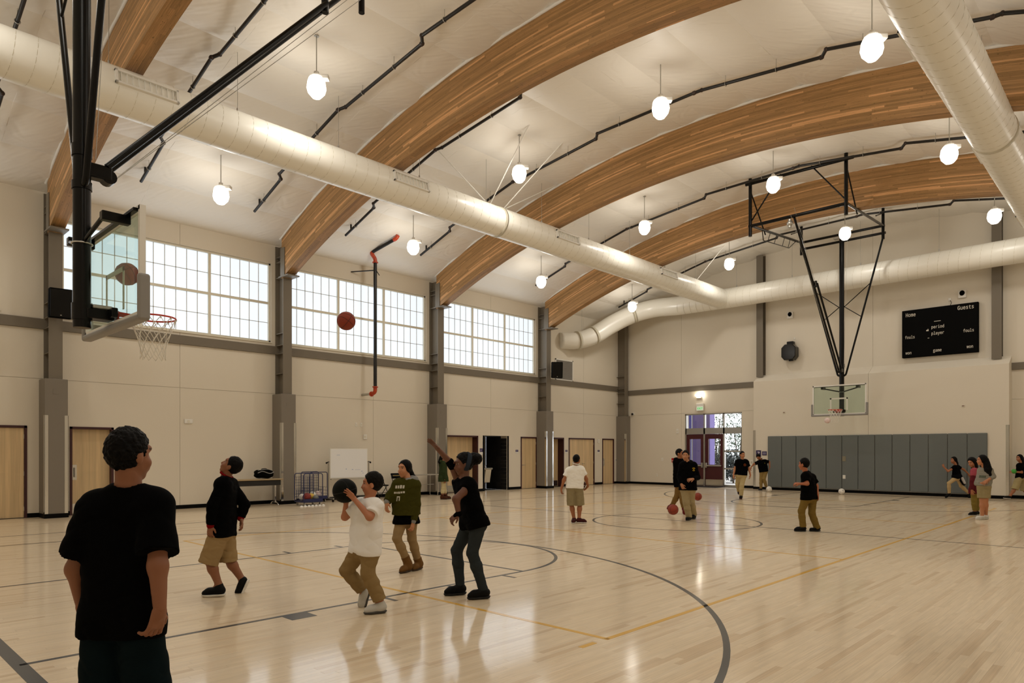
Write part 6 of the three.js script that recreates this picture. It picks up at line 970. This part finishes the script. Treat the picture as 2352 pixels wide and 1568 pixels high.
makePerson('p8', { label: 'boy in black zip jacket with yellow emblem on the chest', face: [-0.35, 0.0, 0.94], skin: '#ae7753', seed: 8, hair: { thick: 0.018, line: 0.05 }, top: { type: 'long', name: 'jacket', color: BLACK, ease: 0.038, drop: 0.03, flare: 0.02, hood: BLACK, prints: [{ t: 0.13, dir: [0.25, 0, 0.97], x: 0.07, w: 0.1, h: 0.11, draw: (c, w, h) => { c.fillStyle = '#050506'; c.fillRect(0, 0, w, h); c.strokeStyle = '#b9982a'; c.lineWidth = w * 0.12; c.beginPath(); c.arc(w / 2, h * 0.55, w * 0.36, Math.PI * 1.15, Math.PI * 1.85); c.stroke(); c.beginPath(); c.arc(w / 2, h * 0.5, w * 0.36, Math.PI * 0.2, Math.PI * 0.8); c.stroke(); c.fillStyle = '#b9982a'; c.beginPath(); c.moveTo(w * 0.32, h * 0.42); c.lineTo(w * 0.68, h * 0.42); c.lineTo(w * 0.5, h * 0.74); c.fill(); } }] }, bottom: { type: 'pants', color: '#a0906c', ease: 0.022, len: 0.98, wide: 1.5 }, shoes: { color: '#050505', sole: '#1a1a1a' } });
makePerson('p9', { label: 'boy in black hoodie and red shoes walking behind the boy with emblem', face: [0.75, -0.05, 0.6], skin: '#9b603b', seed: 9, hair: short, top: { type: 'long', name: 'hoodie', color: '#050404', ease: 0.034, drop: 0.03, flare: 0.012, hood: '#050404' }, bottom: { type: 'pants', color: '#7a5f35', ease: 0.016, len: 0.97 }, shoes: { color: '#5d1512', sole: '#7a2a20' } });
makePerson('p10', { label: 'boy in black T-shirt with round orange emblem by the entrance', face: [0.22, 0.04, 0.97], skin: '#ae734c', seed: 10, girth: 1.12, hair: { thick: 0.016, line: 0.05 }, top: { type: 'tee', color: BLACK, ease: 0.026, sleeve: 0.7, drop: 0.0, flare: 0.014, prints: [{ t: 0.2, dir: [0.15, 0, 0.98], x: 0.04, w: 0.1, h: 0.1, draw: (c, w, h) => { c.fillStyle = '#050506'; c.fillRect(0, 0, w, h); c.strokeStyle = '#8f4a20'; c.lineWidth = w * 0.11; c.beginPath(); c.ellipse(w / 2, h / 2, w * 0.38, h * 0.36, 0, 0, 7); c.stroke(); c.fillStyle = '#8f4a20'; c.fillRect(w * 0.28, h * 0.44, w * 0.44, h * 0.12); } }] }, bottom: { type: 'pants', color: '#b5a276', ease: 0.02, len: 0.98, wide: 1.4 }, shoes: { color: '#0a0707', sole: '#5d1f12' } });
makePerson('p11', { label: 'boy in black polo bending over a soccer ball by the signs', face: [-0.25, -0.75, 0.6], headUp: [-0.45, 0.75, 0.45], skin: '#9b603b', seed: 11, hair: { thick: 0.018, line: 0.05 }, top: { type: 'tee', name: 'polo_shirt', color: BLACK, ease: 0.022, sleeve: 0.75, drop: 0.02, flare: 0.012, collar: BLACK, prints: [{ t: 0.18, dir: [0.2, 0.1, 0.97], x: 0.05, w: 0.05, h: 0.05, draw: (c, w, h) => { c.fillStyle = '#050506'; c.fillRect(0, 0, w, h); c.fillStyle = '#8d8426'; c.beginPath(); c.moveTo(w * 0.15, h * 0.2); c.lineTo(w * 0.85, h * 0.2); c.lineTo(w * 0.6, h * 0.85); c.lineTo(w * 0.4, h * 0.85); c.fill(); } }] }, bottom: { type: 'pants', color: '#8a7345', ease: 0.014, len: 0.98 }, shoes: { color: '#2a2422', sole: '#d0ccc4' } });
makePerson('p12', { label: 'boy in black T-shirt and khakis striding before the grey pads', face: [-0.72, 0, -0.68], skin: '#a76341', seed: 12, hair: { thick: 0.02, line: 0.05, curl: 0.006, freq: 50 }, top: { type: 'tee', color: BLACK, ease: 0.026, sleeve: 0.72, drop: 0.03, flare: 0.014 }, bottom: { type: 'pants', color: '#76602f', ease: 0.018, len: 0.98, wide: 1.6, fold: 0.005 }, shoes: { color: '#060606', sole: '#0b0b0b' }, curl: [1.2, 0.25] });
makePerson('p13', { label: 'girl in black with light trousers running past the grey pads', face: [-0.98, -0.05, 0.15], skin: '#9f6543', seed: 13, hair: { thick: 0.014, line: 0.05, locks: [[[0, 0.02, -0.08], [0.0, -0.12, -0.12], 0.05, 0.05], [[0, -0.12, -0.12], [0, -0.28, -0.16], 0.05, 0.03]] }, top: { type: 'tee', name: 'top', color: BLACK, ease: 0.016, sleeve: 0.45, drop: 0.03, flare: 0.01 }, bottom: { type: 'pants', color: '#b9a076', ease: 0.01, len: 1.0 }, shoes: { color: '#0a0a0a', sole: '#1a1a1a' }, extra: [{ name: 'tied_sweater', color: '#0b0c0e', make: (j, k) => k.blend([k.cap(k.add(j.hA, k.mul(k.up, 0.06)), k.add(j.hB, k.mul(k.up, 0.06)), 0.12), k.cap(k.add(k.pelvis, [0.1, 0.02, 0]), k.add(k.pelvis, [0.2, -0.2, 0.05]), 0.07, 0.05)], 0.05) }, { name: 'white_sleeve', color: '#b9b4b2', make: (j, k) => k.cap(k.add(k.pelvis, [0.13, 0.0, 0.07]), k.add(k.pelvis, [0.2, -0.16, 0.09]), 0.045, 0.04) }] });
makePerson('p14', { label: 'girl in maroon and pink jacket looking down', face: [-0.75, -0.55, 0.3], headUp: [-0.3, 0.9, 0], skin: '#a76c47', seed: 14, hair: { thick: 0.022, line: 0.045, nape: -0.09, locks: [[[-0.05, 0.0, -0.05], [-0.05, -0.14, -0.03], 0.05, 0.04], [[0.05, 0.0, -0.05], [0.05, -0.14, -0.03], 0.05, 0.04], [[0, 0, -0.07], [0, -0.17, -0.06], 0.06, 0.045]] }, top: { type: 'long', name: 'jacket', color: '#5a1f24', ease: 0.026, drop: 0.09, flare: 0.012, fold: 0.005 }, bottom: { type: 'pants', color: '#7d6c35', ease: 0.012, len: 0.9 }, shoes: { color: '#0a0a0a', sole: '#cfcbc3' }, extra: [{ name: 'pink_yoke', color: '#a04a55', make: (j, k) => k.cap(k.mixp(j.sA, j.eA, -0.05), k.mixp(j.sA, j.eA, 0.25), 0.085, 0.08) }] });
makePerson('p15', { label: 'girl with long dark hair in grey hoodie and khaki shorts', face: [-0.9, -0.15, -0.3], skin: '#b47751', seed: 15, girth: 0.98, hair: { thick: 0.02, line: 0.05, nape: -0.09, locks: [[[0, 0.0, -0.07], [0.03, -0.22, -0.12], 0.075, 0.085], [[0.03, -0.22, -0.12], [0.06, -0.4, -0.16], 0.08, 0.03], [[-0.06, 0.0, -0.02], [-0.07, -0.3, -0.02], 0.04, 0.03], [[-0.07, -0.3, -0.02], [-0.08, -0.46, 0.0], 0.025, 0.012]] }, top: { type: 'long', name: 'hoodie', color: '#8a867a', ease: 0.024, drop: -0.02, flare: 0.008, fold: 0.006, cuff: 0.55, prints: [{ t: 0.35, dir: [-0.85, 0, 0.5], x: 0.0, w: 0.16, h: 0.08, draw: (c, w, h) => { c.fillStyle = '#8a867a'; c.fillRect(0, 0, w, h); c.fillStyle = '#3d4a38'; for (let i = 0; i < 6; i++) c.fillRect(w * (0.06 + i * 0.15), h * 0.15, w * 0.1, h * 0.7); } }] }, bottom: { type: 'shorts', color: '#948662', ease: 0.02, len: 0.9, fold: 0.004 }, shoes: { color: '#cfccc4', sole: '#dedad2' } });
makePerson('p16', { label: 'girl with green ball stepping in at the picture\'s right edge', face: [-0.97, -0.05, 0.2], skin: '#9f6543', seed: 16, hair: { thick: 0.018, line: 0.05, nape: -0.09, locks: [[[0, 0.0, -0.07], [0, -0.25, -0.1], 0.075, 0.075], [[0, -0.25, -0.1], [0, -0.38, -0.1], 0.07, 0.03]] }, top: { type: 'tee', color: '#050404', ease: 0.03, sleeve: 0.7, drop: 0.03, flare: 0.012 }, bottom: { type: 'shorts', color: '#a5966c', ease: 0.03, len: 1.1, fold: 0.005 }, shoes: { color: '#0c0b0b', sole: '#d8d4cc' }, extra: [{ name: 'tied_sweater', color: '#23251a', make: (j, k) => k.blend([k.cap(k.add(j.hA, [-0.02, 0.1, 0.02]), k.add(j.hA, [-0.06, -0.12, 0.04]), 0.06, 0.05), k.cap(k.add(j.hB, [0.0, 0.1, 0]), k.add(j.hB, [0.05, -0.18, 0.02]), 0.09, 0.05)], 0.04) }] });
// things held
sportsBall('basketball', 'dark green basketball held by the boy in white T-shirt', 'dark', PW('p3', [-0.195, 1.185, 0.02]), 0.119, [0.2, 0.5, 0.1]);
{
  const t = thing('football', 'brown football with white stripes under the arm of boy in polo', 'football', PW('p7', [0.165, 0.835, -0.16]), YAW); t.rotation.z = 1.1;
  const prof = []; for (let i = 0; i <= 20; i++) { const a = -1 + i / 10; prof.push([0.078 * Math.pow(Math.max(0, 1 - a * a), 0.75) + 0.0005, a * 0.132]); }
  mesh('ball_skin', [lathe(prof, 24)], std('#4a2213', 0.6), t);
  for (const y of [-0.075, 0.075]) mesh('stripe', [lathe([[0.0595, y - 0.012], [0.064, y - 0.006], [0.064, y + 0.006], [0.0595, y + 0.012]], 24)], M.white, t);
  mesh('lacing', [rbox(0.012, 0.09, 0.02, 0.003, 0, 0, 0.076)], M.white, t);
}
sportsBall('handball', 'small green ball held by the girl at the picture\'s right edge', 'green', PW('p16', [-0.29, 0.925, 0.13]), 0.075, [0, 0, 0]);
function PW(key, [x, y, z]) { const b = POSES[key].base; return [b[0] + x * Math.cos(YAW) + z * Math.sin(YAW), y, b[1] - x * Math.sin(YAW) + z * Math.cos(YAW)]; }
renderer.render(scene, camera);
